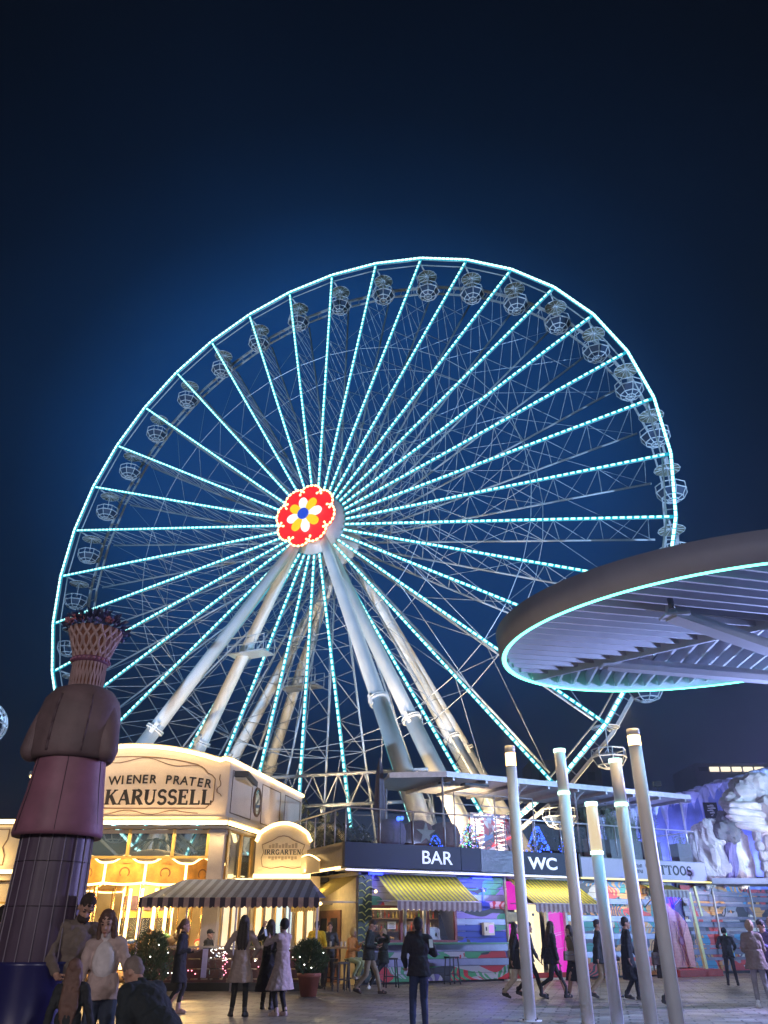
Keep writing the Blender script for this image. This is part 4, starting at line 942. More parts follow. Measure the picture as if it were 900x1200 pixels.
for x0, x1 in ((1.38,2.60),(2.75,3.52),(3.66,4.78)):
    m = MB(); 
    for x in (x0, x1): m.box((x,.96,1.75),(.09,.10,1.12))
    m.box(((x0+x1)/2,.96,1.24),(x1-x0,.10,.07)); m.box(((x0+x1)/2,.96,2.28),(x1-x0,.10,.07)); wf = m.build('window', FRD if x0 != 2.75 else FRM, bar)
    if x0 != 2.75: m = MB(); m.box(((x0+x1)/2,.99,1.75),(x1-x0-.1,.01,1.0)); m.build('pane', mat('bar_pane',(.2,.2,.22),.05,0,0,alpha=.15,spec=.6), wf)
rnd = random.Random(8)
BOT = [mat('bottle_glass%d' % i, c, .15, 0, 0) for i, c in enumerate(((.10,.25,.10),(.35,.16,.04),(.5,.5,.52),(.45,.08,.06),(.55,.45,.15)))]
for row, z in enumerate((1.565,1.965)):
    for k in range(22):
        x = 1.5+k*.155+rnd.uniform(-.02,.02); h = rnd.uniform(.17,.28)
        m = MB(); m.tube((0,0,0),(0,0,h*.6),.034,n=8); m.tube((0,0,h*.6),(0,0,h*.72),.034,.013,n=8); m.tube((0,0,h*.72),(0,0,h),.013,n=6)
        o = m.build('bottle', BOT[rnd.randrange(5)], None); o.location = W(x,2.43,z)
        tag(o, 'small bottle on the lit back shelves of the bar', 'bottle', 'bottles on the shelves of the bar')
# things on the counter
mc = bthing('coffee_machine','steel coffee machine behind the right window of the bar','coffee machine',4.15,1.7,1.24)
m = MB(); m.box((0,0,.2),(.6,.4,.34)); m.box((0,-.1,.03),(.6,.5,.06)); m.box((0,0,.4),(.5,.3,.05)); m.build('body', mat('brushed_steel',(.5,.5,.52),.25,.9,.05), mc)
m = MB(); [m.tube((x,-.2,.25),(x,-.26,.16),.025,n=8) for x in (-.15,.15)]; m.build('spout', DARKM, mc)
for k in range(3):
    t = bthing('food_tray', ('tray of golden snacks on the counter behind the middle window','tray of golden snacks to the right of another tray in the bar window','tray of golden snacks nearest the left window post')[k], 'tray', 2.95+.28*(k if k < 2 else -.9), 1.45+.2*k, 1.25+.0*k)
    m = MB(); m.box((0,0,.02),(.26,.2,.04)); m.build('dish', MATS['brushed_steel'], t); m = MB()
    for j in range(9): m.sphere((rnd.uniform(-.09,.09),rnd.uniform(-.06,.06),.06+rnd.uniform(0,.05)),.035,6,4)
    m.build('snack', mat('golden_snack',(.6,.33,.08),.6), t)
nt_ = bthing('paper_notice','white paper notice taped inside the left bar window','notice',2.25,.975,1.62)
m = MB(); m.box((0,0,.1),(.32,.006,.22)); m.build('sheet', mat('paper',(.75,.74,.7),.8,0,.04), nt_)
m = MB()
for k in range(4): m.box((0,-.005,.04+.04*k),(.22-.04*(k % 2),.003,.010))
m.build('print', LETT, nt_)
for x_, lab in ((2.1,'left'),(3.1,'middle'),(4.2,'right')): lamp('bar_lamp','POINT',(x_,1.6,2.2),16,(1,.72,.38),.1,parent=bar)
# toilet entrance: pink, cream and pink lit panels
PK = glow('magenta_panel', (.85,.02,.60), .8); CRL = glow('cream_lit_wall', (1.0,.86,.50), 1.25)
m = MB(); m.box((7.28,1.05,2.72),(.55,.05,.95)); m.box((7.28,1.05,1.50),(.55,.05,.55)); m.build('magenta_panel', PK, bar)
m = MB(); m.box((7.28,1.02,2.02),(.6,.05,.32)); m.box((7.62,.98,1.6),(.07,.14,3.2)); m.box((7.0,.98,1.7),(.07,.12,3.3)); m.build('door_frame', mat('olive_frame',(.42,.38,.24),.5), bar)
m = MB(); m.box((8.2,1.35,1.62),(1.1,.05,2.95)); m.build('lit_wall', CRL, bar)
m = MB(); m.box((9.25,1.12,1.62),(.85,.05,2.9)); m.build('magenta_panel', PK, bar)
m = MB()
for z in (.9,1.35,1.42,2.1): m.bar((8.85,1.08,z),(9.65,1.08,z+.12),.05,.01)
m.build('panel_streak', mat('pink_streak',(.8,.6,.75),.3), bar)
m = MB(); m.box((8.80,.98,1.6),(.08,.16,3.2)); m.box((9.70,.98,1.6),(.10,.16,3.2)); m.box((8.3,.98,.02),(3.0,.3,.06)); m.build('door_frame', mat('white_frame',(.7,.68,.6),.4), bar)
m = MB(); m.box((8.3,1.1,.14),(2.6,.1,.16)); m.build('threshold', mat('red_step',(.40,.03,.03),.5), bar)
m = MB(); m.sphere((8.0,1.31,2.0),.03,8,5); m.sphere((8.45,1.31,2.1),.05,8,5); m.build('wall_dot', mat('blue_dot',(.05,.15,.4),.5), bar)
# blue lit neon patch beside the bar awning
m = MB(); m.bar((5.55,.90,3.25),(6.4,.90,3.25),.05,.05); m.bar((6.0,.93,2.5),(6.0,.93,2.95),.025,.03); m.build('blue_tube', BST, bar)
m = MB(); m.bar((1.25,.7,3.28),(1.75,.7,3.28),.1,.06); m.build('blue_tube', BST, bar)
lamp('blue_lamp','POINT',(4.9,-.35,3.25),9,(.03,.05,1),.08,parent=bar); lamp('blue_lamp','POINT',(1.9,-.3,3.2),7,(.03,.05,1),.08,parent=bar); lamp('blue_lamp','POINT',(6.0,.55,3.1),30,(.05,.05,1),.1,parent=bar); lamp('blue_lamp','POINT',(1.5,.3,3.2),12,(.05,.06,1),.1,parent=bar)
lamp('fascia_lamp','AREA',(3.2,.10,3.32),50,(1,.93,.8),4.4,parent=bar,sizey=.12); lamp('entrance_lamp','AREA',(8.4,.10,3.28),50,(1,.9,.8),3.2,parent=bar,sizey=.12)
lamp('soffit_lamp','AREA',(12.5,.4,3.28),55,(1,.88,.55),3.0,parent=bar,sizey=.3); lamp('soffit_lamp','AREA',(18.0,.2,3.28),55,(1,.85,.75),3.0,parent=bar,sizey=.3)
lamp('soffit_lamp','AREA',(5.9,.35,3.28),24,(.8,.7,1),1.4,parent=bar,sizey=.3)
vb = bthing('wall_box','cream square vending box with a violet screen on the mural wall','vending box',6.1,.88,1.42)
m = MB(); m.box((0,0,.2),(.44,.16,.40)); m.build('casing', mat('cream_box',(.65,.58,.45),.4), vb)
m = MB(); m.box((.08,-.085,.2),(.18,.012,.24)); m.build('screen', glow('violet_screen',(.45,.2,1.0),1.3), vb); m = MB(); m.box((-.13,-.085,.2),(.05,.012,.12)); m.build('slot', BLACK, vb)
# tattoo entrance with blue lit mural and pink figure mural
m = MB(); m.box((15.3,1.2,1.9),(1.5,.05,1.9)); m.build('blue_panel', mural('blue_neon_mural', [(.02,.03,.5),(.05,.05,.9),(.5,.03,.25),(.02,.02,.2),(.03,.10,.7),(.02,.02,.10)], 2.6, 1.5, 3.0), bar)
lamp('blue_panel_lamp','AREA',(15.3,.8,2.9),45,(.12,.15,1),.8,parent=bar,sizey=.2)
PF = [(-.75,0),(.95,0),(.98,.9),(.85,1.55),(.45,1.95),(.1,2.1),(-.2,2.35),(-.45,2.2),(-.6,1.2)]
m = MB(); m.prism(PF, (15.2,1.06,.28), (1,0,0), (0,0,1), -.05); m.build('figure_mural', stripes('pink_plank_stripe', (.50,.20,.26), (.56,.28,.30), 9.0, 'Z', .6, .12), bar)
m = MB()
for k in range(5):
    P = [Vector((15.35+.10*k+.28*sin(t*.5+k), .995, .35+t*.26)) for t in range(7)]; m.path(P, .012, 4)
m.sphere((15.55,1.0,1.2),.16,12,6,sc=(1,.1,1)); m.build('mural_line', mat('mural_purple',(.22,.05,.16),.5), bar)
m = MB(); m.box((15.3,.6,.12),(2.3,1.2,.24)); m.build('entrance_step', mat('red_step',(.40,.03,.03),.5), bar)
m = MB(); m.bar((16.05,.45,.1),(15.78,.45,2.95),.14,.12); m.bar((16.35,.5,2.1),(16.20,.5,3.2),.10,.08); m.build('yellow_post', mat('pale_yellow_post',(.60,.58,.28),.5), bar)
m = MB(); m.box((14.65,1.0,1.65),(.1,.2,3.3)); m.build('door_frame', MATS['wall_backing'], bar)
# right part: planks on a mirror wall
planks(16.4,24.0,.1,3.3, mural('mural_night',[(.02,.02,.03),(.05,.22,.42),(.55,.25,.08),(.03,.03,.05),(.50,.05,.06),(.25,.24,.30),(.02,.02,.03),(.10,.09,.16),(.6,.58,.55)],1.3,1.8,21.0,stretch=(.8,1,1.1)), mir=(3,8,13), y=1.45, n=None)
m = MB()
for z in (.55,1.0,1.5,2.05,2.55,3.0): m.box((20.2,1.28,z),(7.6,.05,.11))
m.build('mirror_slats', MIRR, bar)
for x in (18.0,20.3): 
    m = MB(); m.box((x,1.2,1.65),(.06,.06,3.3)); m.build('slat_post', FRM, bar)
for x_, z_, c_ in ((18.2,1.35,(.15,.9,.6)),(18.45,.75,(.1,.55,1.0))):
    m = MB(); m.box((x_,1.24,z_),(.42,.03,.28)); m.build('lit_picture', mural('lit_picture%d' % int(z_*10), [(.02,.03,.04),c_,(.9,.8,.1),(.1,.3,.8)], 6, 1, 4), bar)
# neon emblem
m = MB(); c0 = Vector((12.0,-.25,3.22))
for k in range(10): a, b = 2*pi*k/10, 2*pi*(k+1)/10; m.tube(c0+Vector((.17*cos(a),0,.17*sin(a))), c0+Vector((.17*cos(b),0,.17*sin(b))), .012, n=4)
m.build('neon_ring', BST, bar); text_obj('neon_letter','R',.26,BST,(12.0,-.27,3.13),(1,0,0),(0,-1,0),bar)

# awnings
YA = stripes('yellow_awning_stripe', (.24,.22,.10), (.66,.62,.03), 6.0, 'X', .7, trans_light=.35); YV = stripes('lilac_valance_stripe', (.30,.22,.26), (.55,.50,.56), 5.0, 'X', .7, trans_light=.3)
ALUM = mat('awning_bar', (.55,.5,.5), .35, .3)
def awning(xl, xr, lab, side=.25, drop=.9, out=1.6, zt=3.30, ym=YA, yv=YV, pos=None, rz=0):
    c = (xl+xr)/2; o = bthing('awning', lab, 'awning', c, 1.0) if pos is None else thing('awning', lab, 'awning', pos, rz)
    w = (xr-xl)/2; m = MB(); n = 14
    def sag(t): return -.03*sin(pi*t)
    for i in range(n):
        t0, t1 = i/n, (i+1)/n
        m.add([(-w,-out*t0,zt-drop*t0+sag(t0)),(w,-out*t0,zt-drop*t0+sag(t0)),(w,-out*t1,zt-drop*t1+sag(t1)),(-w,-out*t1,zt-drop*t1+sag(t1))], [(0,1,2,3)], smooth=True)
    m.build('sheet', ym, o)
    m = MB(); k = max(4, int(2*w/.2)); zb = zt-drop
    for i in range(k):
        x0 = -w+2*w*i/k; x1 = -w+2*w*(i+1)/k
        m.prism([(x0,0),(x0,-.22)]+[(x0+(x1-x0)*j/4,-.22-.06*sin(pi*j/4)) for j in range(1,4)]+[(x1,-.22),(x1,0)], (0,-out-.03,zb), (1,0,0), (0,0,1), .012)
    m.build('valance', yv, o)
    m = MB(); m.tube((-w,-out,zb),(w,-out,zb),.035,n=8)
    for s in (-1,1): m.tube((s*w*.95,-.02,zt-.85),(s*w*.95,-out,zb),.025,n=6)
    m.tube((-w,-.02,zt+.02),(w,-.02,zt+.02),.05,n=8); m.build('awning_frame', ALUM, o)
    return o
awning(1.62,4.88,'yellow striped awning over the bar counter under the white BAR letters')
awning(7.15,10.2,'yellow striped awning over the toilet entrance under the white WC letters')
awning(13.75,15.4,'short yellow awning over the blue lit entrance under the TATTOOS lettering', drop=.25, out=.9, zt=3.25)
YA2 = stripes('side_awning_stripe', (.50,.40,.10), (.62,.50,.13), 7.0, 'X', .7, .8, trans_light=.4)
q = awning(-1.15,1.15,'golden yellow awning in the narrow alley left of the bar', drop=.85, out=1.55, zt=3.25, ym=YA2, yv=stripes('gold_valance',(.35,.25,.08),(.6,.45,.15),6,'X',.7,trans_light=.3), pos=W(1.0-.02,2.0), rz=radians(27-90))
lamp('alley_lamp','POINT',W(.2,2.4,2.6),40,(1,.75,.35),.1)
lamp('awning_fill','AREA',(3.2,-.5,2.35),34,(1,.82,.32),3.0,aim=(3.2,-3.0,0),parent=bar,sizey=.15)  # unseen yellow fill added below the awnings to warm the ground
lamp('awning_fill','AREA',(8.6,-.5,2.3),30,(1,.82,.36),2.6,aim=(8.6,-3.0,0),parent=bar,sizey=.15)
lamp('awning_fill','AREA',(14.6,-.3,2.9),24,(1,.86,.45),1.4,aim=(14.6,-3.0,0),parent=bar,sizey=.15)
# palm leaf tarp at the bar corner
tp = bthing('leaf_panel','narrow panel painted with big tropical leaves at the left corner of the bar','panel',1.12,.75)
m = MB(); m.box((0,0,1.7),(.5,.04,3.1)); m.build('panel', mat('panel_green_dark',(.02,.045,.03),.5), tp)
m = MB()
for k in range(26):
    z = .35+.11*k; a = (-1 if k % 2 else 1); P = [Vector((0,-.03-.001*k,z)), Vector((a*.12,-.03-.001*k,z+.10)), Vector((a*.24,-.03-.001*k,z+.08))]; m.path(P,.018,4)
m.build('painted_leaf', mat('leaf_paint',(.45,.50,.12),.5), tp)
wl = bthing('wall_lamp','small bare warm bulb glowing beside the left end of the bar awning','lamp',1.35,.4,2.72)
m = MB(); m.sphere((0,0,0),.05,10,8); m.build('bulb', WARMW, wl); m = MB(); m.bar((0,0,.05),(0,.5,.12),.03,.03); m.build('bracket', DARKM, wl)

# terrace railing
rail = bthing('terrace_railing','long glass railing with thin metal posts along the front of the roof terrace','railing',0,.08,4.16)
RM = mat('rail_metal', (.55,.52,.55), .35, .4)
xs = [.05,1.35,2.65,3.95,5.25,6.55,7.85,9.15,10.5,11.9,13.3,14.7,16.3]
for x in xs: m = MB(); m.tube((x,0,0),(x,0,1.12),.028,n=6); m.build('post', RM, rail)
m = MB(); m.tube((.05,0,1.12),(16.3,0,1.12),.03,n=6); m.tube((.05,0,1.12),(.05,5.4,1.12),.03,n=6); m.tube((16.3,0,1.12),(16.3,4,1.12),.03,n=6); m.build('handrail', RM, rail)
for a, b in zip(xs, xs[1:]): m = MB(); m.box(((a+b)/2,.03,.55),(b-a-.12,.012,.92)); m.build('glass_panel', GLASS, rail)
for y in (.9,1.8,2.7,3.6,4.5,5.4): m = MB(); m.tube((.05,y,0),(.05,y,1.12),.028,n=6); m.build('post', RM, rail)
m = MB(); m.box((.08,2.75,.55),(.012,5.2,.92)); m.build('glass_panel', GLASS, rail)
# upper tall railing posts / wire frame
m = MB()
for x in (4.6,6.4,8.2): m.tube((x,.35,0),(x,.35,1.95),.03,n=6)
m.tube((4.6,.35,1.95),(8.2,.35,1.95),.02,n=5); m.tube((4.6,.35,1.55),(8.2,.35,1.55),.02,n=5); m.build('screen_frame', RM, rail)

# flat pergola roof above the terrace
perg = bthing('terrace_roof','long flat grey roof on slim posts over the roof terrace','roof',4.6,2.0,4.1)
m = MB(); ROOFG = mat('pergola_sheet', (.42,.42,.46), .4, .1, .08)
R_ = [(-2.0,-.2),(-.2,-1.4),(12.4,-1.4),(12.4,2.6),(-1.2,2.6)]
m.prism(R_, (0,0,2.62), (1,0,0), (0,1,0), .10); m.build('roof_sheet', ROOFG, perg)
m = MB(); m.bar((-.2,-1.42,2.68),(12.4,-1.42,2.68),.05,.2); m.bar((-2.0,-.22,2.68),(-.2,-1.42,2.68),.05,.2)
for k in range(9): m.bar((.2+1.5*k,-1.3,2.56),(.2+1.5*k,2.5,2.56),.08,.12)
m.build('roof_beam', RM, perg)
for x, y in ((-.2,-1.1),(3.4,-.9),(6.4,-.8),(9.2,-.9),(12.2,-1.0),(12.2,2.3),(-.9,2.2)):
    m = MB(); m.tube((x,y,0),(x,y,2.6),.04,n=8)
    if x in (3.4,6.4):
        for k in range(8): a = k*pi/4; m.path([Vector((x,y,2.15)),Vector((x+.18*cos(a),y+.18*sin(a),2.4)),Vector((x+.42*cos(a),y+.42*sin(a),2.58))],.018,4)
    m.build('roof_post', RM, perg)
m = MB(); m.box((1.4,-.9,2.46),(1.1,.35,.08)); m.box((.2,-.6,2.5),(.4,.25,.06)); m.build('roof_speaker', DARKM, perg)

# terrace things
up = bthing('closed_parasol','tall closed grey parasol standing on the roof terrace behind the railing','parasol',2.6,2.6,4.1)
m = MB(); m.tube((0,0,0),(0,0,3.4),.035,n=8); m.tube((0,0,0),(0,0,.08),.35,n=16); m.build('pole', RM, up)
m = MB(); m.lathe([(.05,1.0),(.17,1.1),(.20,1.9),(.13,2.9),(.04,3.4),(0,3.5)], 24, fn=lambda t,z: 1+.22*cos(6*t)); m.build('folded_cover', mat('parasol_cloth',(.13,.12,.15),.85,0,.1), up)
rnd = random.Random(31)
for k, (x, y, s, lab) in enumerate(((2.42,1.3,1.05,'rounded dark lilac pod chair left of the star patterned one on the terrace'),(3.52,1.3,1.15,'rounded red brown pod chair with a pale star on its back'),(4.66,1.3,1.15,'rounded red brown pod chair right of the star patterned one'))):
    o = bthing('pod_chair', lab, 'chair', x, y, 4.1)
    m = MB(); m.lathe([(0,0),(.36*s,.02),(.50*s,.30),(.52*s,.62),(.42*s,.92),(.22*s,1.04),(0,1.07)], 20, fn=lambda t,z: 1); m.build('shell', mat('pod_fabric%d' % (k > 0), ((.16,.12,.20),(.16,.07,.06))[k > 0], .8, 0, .15), o)
    m = MB(); m.sphere((0,.05,.42),.30*s,12,6,sc=(1,.8,.35)); m.build('cushion', mat('pod_cushion',(.2,.18,.2),.9), o)
    if k == 1:
        m = MB(); pts = []
        for j in range(10): r_ = .36 if j % 2 == 0 else .13; a = pi/2+j*pi/5; pts.append((r_*cos(a)*s, r_*sin(a)*s))
        m.prism(pts, (0,-.535*s,.56), (1,0,0), (0,0,1), -.03); m.build('star', mat('star_cloth',(.32,.30,.26),.8), o)
for k, (x, y) in enumerate(((4.35,1.0),(3.1,.8),(1.9,1.9))):
    pass
BL = glow('blue_fairy_bulb',(.03,.10,1.0),6.0); GR_ = glow('green_fairy_bulb',(.2,1.0,.45),3.0); PKB = glow('violet_fairy_bulb',(.75,.5,1.0),3.0)
def litbush(x, y, h, r, n, kinds, lab, name='lit_bush', cat='lit bush', shape='cone'):
    o = bthing(name, lab, cat, x, y, 4.1); rr = random.Random(int(x*10)); m = MB()
    for k in range(420):
        z = rr.random(); q = (1-z*.85) if shape == 'cone' else sin(pi*min(1,.2+z*.75)); a = rr.uniform(0,6.28); R_ = r*q*sqrt(rr.random()); p = Vector((R_*cos(a),R_*sin(a),.15+h*z)); d = Vector((cos(a),sin(a),.5)).normalized()*.1; t = Vector((-sin(a),cos(a),0))*.02
        m.add([p-t,p+t,p+d],[(0,1,2)])
    m.build('foliage', LEAF, o); m = MB(); m.tube((0,0,0),(0,0,h*.8),.03,.01,n=6); m.build('stem', MATS['bark'], o)
    for mt in kinds:
        m = MB()
        for k in range(n//len(kinds)):
            z = rr.random(); q = (1-z*.85) if shape == 'cone' else sin(pi*min(1,.2+z*.75)); a = rr.uniform(0,6.28); m.sphere((r*q*cos(a),r*q*sin(a),.12+h*z),.022,5,4)
        m.build('bulb', mt, o)
litbush(3.9,.7,.42,.30,45,(BL,),'low bush wound in blue lights in front of the star patterned chair')
litbush(5.55,.95,.85,.36,110,(BL,GR_,PKB),'box shaped bush covered in blue, green and violet lights on the terrace',shape='box')
litbush(8.65,.9,.95,.5,170,(BL,),'wide cone bush wound in dense blue lights above the WC lettering')
litbush(9.9,1.0,.5,.2,18,(BL,),'small bush with a few blue lights right of the WC lettering')
bb = bthing('blue_lantern','small glowing blue lantern hung behind the terrace railing','lantern',2.4,.7,5.1)
m = MB(); m.sphere((0,0,0),.08,8,6); m.sphere((.14,0,.02),.07,8,6); m.build('globe', BL, bb); m = MB(); m.tube((.07,0,0),(.07,0,-1.0),.012,n=5); m.build('stand', DARKM, bb)
# bright ride front behind the terrace
rd = bthing('ride_facade','bright white and red lit ride front glowing behind the terrace railing','ride',8.9,4.0,4.1)
m = MB(); m.box((0,.1,.95),(2.6,.2,1.9)); m.build('backboard', mural('ride_front_paint',[(.7,.6,.6),(.6,.08,.1),(.75,.72,.7),(.1,.1,.14),(.7,.5,.5),(.2,.25,.5)],3.5,2.0,1.0), rd)
m = MB()
for k in range(12):
    P = [Vector((-1.25+.28*j,-.04,.12+.155*k+.07*sin(j*1.3+k))) for j in range(10)]; 
    for a, b in zip(P, P[1:]):
        if (k*3+int(a.x*9)) % 3: m.tube(a, b, .022, n=4)
m.build('light_tube', glow('ride_white_light',(1,.82,.78),3.5), rd)
m = MB(); [m.tube((-1.0+.7*k,-.06,.3+.3*(k % 3)),(-.7+.7*k,-.06,.4+.3*(k % 3)),.03,n=5) for k in range(4)]; m.build('red_light', glow('ride_red_light',(1,.05,.06),3.0), rd)
for k, (dx, dz) in enumerate(((1.45,.35),(1.55,.1))):
    m = MB(); m.sphere((dx,-.1,dz),.08,10,6); m.build('spotlight', WHITEL, rd)
# reed planters on the right terrace
REED = mat('reed_leaf', (.10,.12,.07), .7, 0, .3, 8); PLB = mat('planter_box_grey', (.08,.075,.09), .5)
for k, x in enumerate((11.3,12.3,13.2,14.3,16.0)):
    o = bthing('reed_planter', ('tall reeds in a dark square planter at the left end of the right terrace','reeds in a dark planter, second from the left','reeds in a dark planter, third from the left','reeds in a dark planter left of the gap in the row','dark planter with a few short reeds at the terrace end')[k], 'planter', x, .7, 4.1)
    m = MB(); m.box((0,0,.35),(.75,.45,.70)); m.box((0,0,.705),(.79,.49,.03)); m.build('box', PLB, o)
    rr = random.Random(k+50); m = MB()
    for j in range(130 if k < 4 else 20):
        p = Vector((rr.uniform(-.32,.32),rr.uniform(-.17,.17),.7)); h = rr.uniform(.7,1.5)*(1 if k < 4 else .4); dx, dy = rr.uniform(-.22,.22), rr.uniform(-.15,.15)
        q = p+Vector((dx,dy,h)); w = Vector((.012,0,0)); mid = (p+q)/2+Vector((dx*-.2,0,.05))
        m.add([p-w,p+w,mid+w,mid-w,q],[(0,1,2,3),(3,2,4)])
        for i in range(3):
            s = p+(q-p)*rr.uniform(.3,.95); e = s+Vector((rr.uniform(-.18,.18),rr.uniform(-.1,.1),rr.uniform(-.05,.15))); m.add([s,s+Vector((0,.01,.025)),e],[(0,1,2)])
    m.build('reeds', REED, o)

# bar stools and tables
def stool(x, y, lab, h=.78, rz=0, grp='black bar stools', root=W):
    o = thing('bar_stool', lab, 'bar stool', root(x,y), rz, grp); m = MB()
    for a, b in ((-1,-1),(1,-1),(1,1),(-1,1)):
        l = MB(); l.bar((a*.20,b*.19,0),(a*.15,b*.14,h-.02),.032,.032); l.build('leg', BLACK, o)
    m = MB(); m.box((0,0,h),(.38,.36,.04)); m.build('seat', BLACK, o)
    m = MB()
    for a in (-1,1): m.bar((a*.19,-.17,.26),(a*.19,.17,.26),.02,.02); m.bar((-.18,a*.17,.30),(.18,a*.17,.30),.02,.02)
    m.build('footrest', BLACK, o); return o
stool(4.05,.1,'backless black bar stool in front of the right bar window',rz=radians(27))
stool(1.45,-.5,'black bar stool under the woman hiding her face in her hands',rz=.2)
I_ = lambda x, y: Vector((x,y,0))
stool(-.98,27.1,'black stool under the seated woman in an orange top',rz=.3,root=I_)
stool(-1.6,27.5,'black bar stool right beside the man in the yellow jacket',rz=.1,root=I_)
stool(-1.25,26.4,'empty black stool nearest the camera in the alley seating',h=.72,rz=.5,root=I_)
stool(-2.15,28.4,'black bar stool furthest back in the alley seating',rz=0,root=I_)
tb = thing('bar_table','high square bar table with glasses between the seated people','table',(-1.5,28.2,0))
m = MB(); m.box((0,0,1.08),(.9,.7,.05)); m.build('tabletop', mat('table_wood',(.30,.19,.09),.5,0,.2), tb)
for a, b in ((-1,-1),(1,-1),(1,1),(-1,1)): m = MB(); m.bar((a*.4,b*.3,0),(a*.4,b*.3,1.06),.045,.045); m.build('leg', BLACK, tb)
for k, (x, y) in enumerate(((-.2,.05),(.15,-.1),(.25,.2))):
    o = thing('drinking_glass', ('clear glass at the left of the high table','clear glass at the front of the high table','clear glass at the back right of the high table')[k], 'glass', (-1.5+x,28.2+y,1.105)); m = MB(); m.lathe([(0,.004),(.032,.004),(.038,.15),(.035,.15),(.03,.012),(0,.012)],12); m.build('cup', mat('glass_cup',(.8,.8,.8),.05,0,0,alpha=.4), o)
# ------------------------------------------------------------------ ice world wall and rock sculpture
ICE = mat('ice_paint', (.22,.28,.66), .5, 0, .25, 1.1, bump=.5, bscale=3); ICEL = mat('icicle_paint', (.46,.48,.72), .5, 0, .2, 2, bump=.5, bscale=6)
from mathutils import noise as mnoise
def nz3(x, y, z): return mnoise.noise(Vector((x,y,z)))
IL = 12.0
ice = thing('ice_wall', 'tall blue lit wall moulded like an ice cliff with hanging icicles', 'wall', (9.8,38.9,0), 0)
def topz(x):
    s = x+9.8; return 6.5 + (s-11.04)*.262 + .07*nz3(s*.8,0,3)+.04*nz3(s*3,1,1)
m = MB(); nx, nz = 150, 70; vs = []; fs = []
for j in range(nz+1):
    for i in range(nx+1):
        x = IL*i/nx; tz = topz(x); z = 3.2+(tz-3.2)*j/nz
        d = .30*nz3(x*.45,z*.15,0)+.14*nz3(x*1.6,z*.25,5)+.07*nz3(x*4,z*1.0,9)
        vs.append((x, -(.3+d), z))
for j in range(nz):
    for i in range(nx): a = j*(nx+1)+i; fs.append((a,a+1,a+nx+2,a+nx+1))
m.add(vs, fs, 0, True); m.build('ice_face', ICE, ice)
m = MB(); m.prism([(0,3.2),(IL,3.2),(IL,topz(IL)-.1),(0,topz(0)-.1)], (0,.9,0), (1,0,0), (0,0,1), -.8); m.build('backing_wall', MATS['deck_concrete'], ice)
rr = random.Random(4)
m = MB(); x = 0
while x < IL:
    w = rr.uniform(.12,.36); L_ = rr.choice((.5,.9,1.5,.7,1.9,2.4)) * rr.uniform(.7,1.1); n = 7; y0 = -(.38+rr.uniform(0,.12))
    prof = []; TZ = topz(x)
    for k in range(n+1): t = k/n; prof.append((w*1.25*(1-t)**1.5*(1+.35*nz3(x,t*4,2))+.006, TZ-.05-L_*t))
    vs = []; q = 8
    for (r_, z_) in prof:
        for i in range(q): a = 2*pi*i/q; vs.append((x+r_*cos(a)*1.0, y0+r_*.55*sin(a), z_))
    m.add(vs, [(k*q+i,k*q+(i+1) % q,(k+1)*q+(i+1) % q,(k+1)*q+i) for k in range(n) for i in range(q)], 0, True); x += w*rr.uniform(.7,1.5)
m.build('icicles', ICEL, ice)
m = MB()
for k in range(70): x = IL*k/70; m.sphere((x+rr.uniform(-.05,.05), -.3, topz(x)+rr.uniform(-.03,.04)), rr.uniform(.10,.17), 7, 5, sc=(1.3,1.4,.5))
m.build('snow_cap', ICEL, ice)
pst = thing('poster', 'small black framed poster with white markings on the ice wall', 'poster', (15.15,38.15,6.4), 0)
m = MB(); m.box((0,0,.0),(.62,.06,.85)); m.build('board', mat('poster_black',(.015,.015,.018),.4), pst)
m = MB()
for k, (x, z, w) in enumerate(((0,.27,.30),(.04,.17,.36),(-.04,.07,.28),(.03,-.03,.22),(0,-.15,.08),(0,-.33,.42))): m.box((x,-.035,z),(w,.012,.045)); m.box((x+.05,-.035,z+.045),(w*.5,.012,.02))
m.build('marking', mat('poster_white',(.55,.55,.55),.6), pst)
sl = thing('wall_light', 'flat light fitting on a bracket high on the ice wall behind the terrace', 'lamp', (13.7,38.2,6.85), 0); m = MB(); m.box((0,0,0),(1.1,.3,.08)); m.bar((0,.1,0),(0,.5,0),.05,.05); m.build('fitting', FRM, sl); m = MB(); m.box((0,-.0,-.05),(.8,.2,.02)); m.build('diffuser', mat('dim_diffuser',(.5,.5,.5),.4), sl)
# rocks
ROCK = mat('grey_brown_rock', (.50,.45,.42), .8, 0, .3, 1.8, bump=.8, bscale=5); ROCKP = mat('violet_rock', (.22,.18,.36), .75, 0, .3, 1.5, bump=.8, bscale=4); ROCKL = mat('pale_rock', (.66,.58,.54), .75, 0, .22, 2, bump=.7, bscale=4)
def rock(mb, c, s, seed=0, ridg=.25, R=None, n=34, mi=0, fq=1.6):
    vs = []; fs = []; k = n//2
    for j in range(k+1):
        ph = pi*j/k
        for i in range(n):
            t = 2*pi*i/n; p = Vector((sin(ph)*cos(t), sin(ph)*sin(t), cos(ph)))
            d = 1+ridg*nz3(p.x*fq+seed,p.y*fq,p.z*fq)-ridg*.9*abs(nz3(p.x*3.2+seed,p.y*3.2,p.z*1.0+3))+ridg*.35*nz3(p.x*7,p.y*7+seed,p.z*2.2)
            sq = (abs(p.x)**4+abs(p.y)**4+abs(p.z)**4)**-.25
            p = p*(1+.65*(sq-1))*d; p = Vector((p.x*s[0],p.y*s[1],p.z*s[2]))
            if R is not None: p = R @ p
            vs.append(p+Vector(c))
    for j in range(k):
        for i in range(n): fs.append((j*n+i,(j+1)*n+i,(j+1)*n+(i+1) % n,j*n+(i+1) % n))
    mb.add(vs, fs, mi, False)
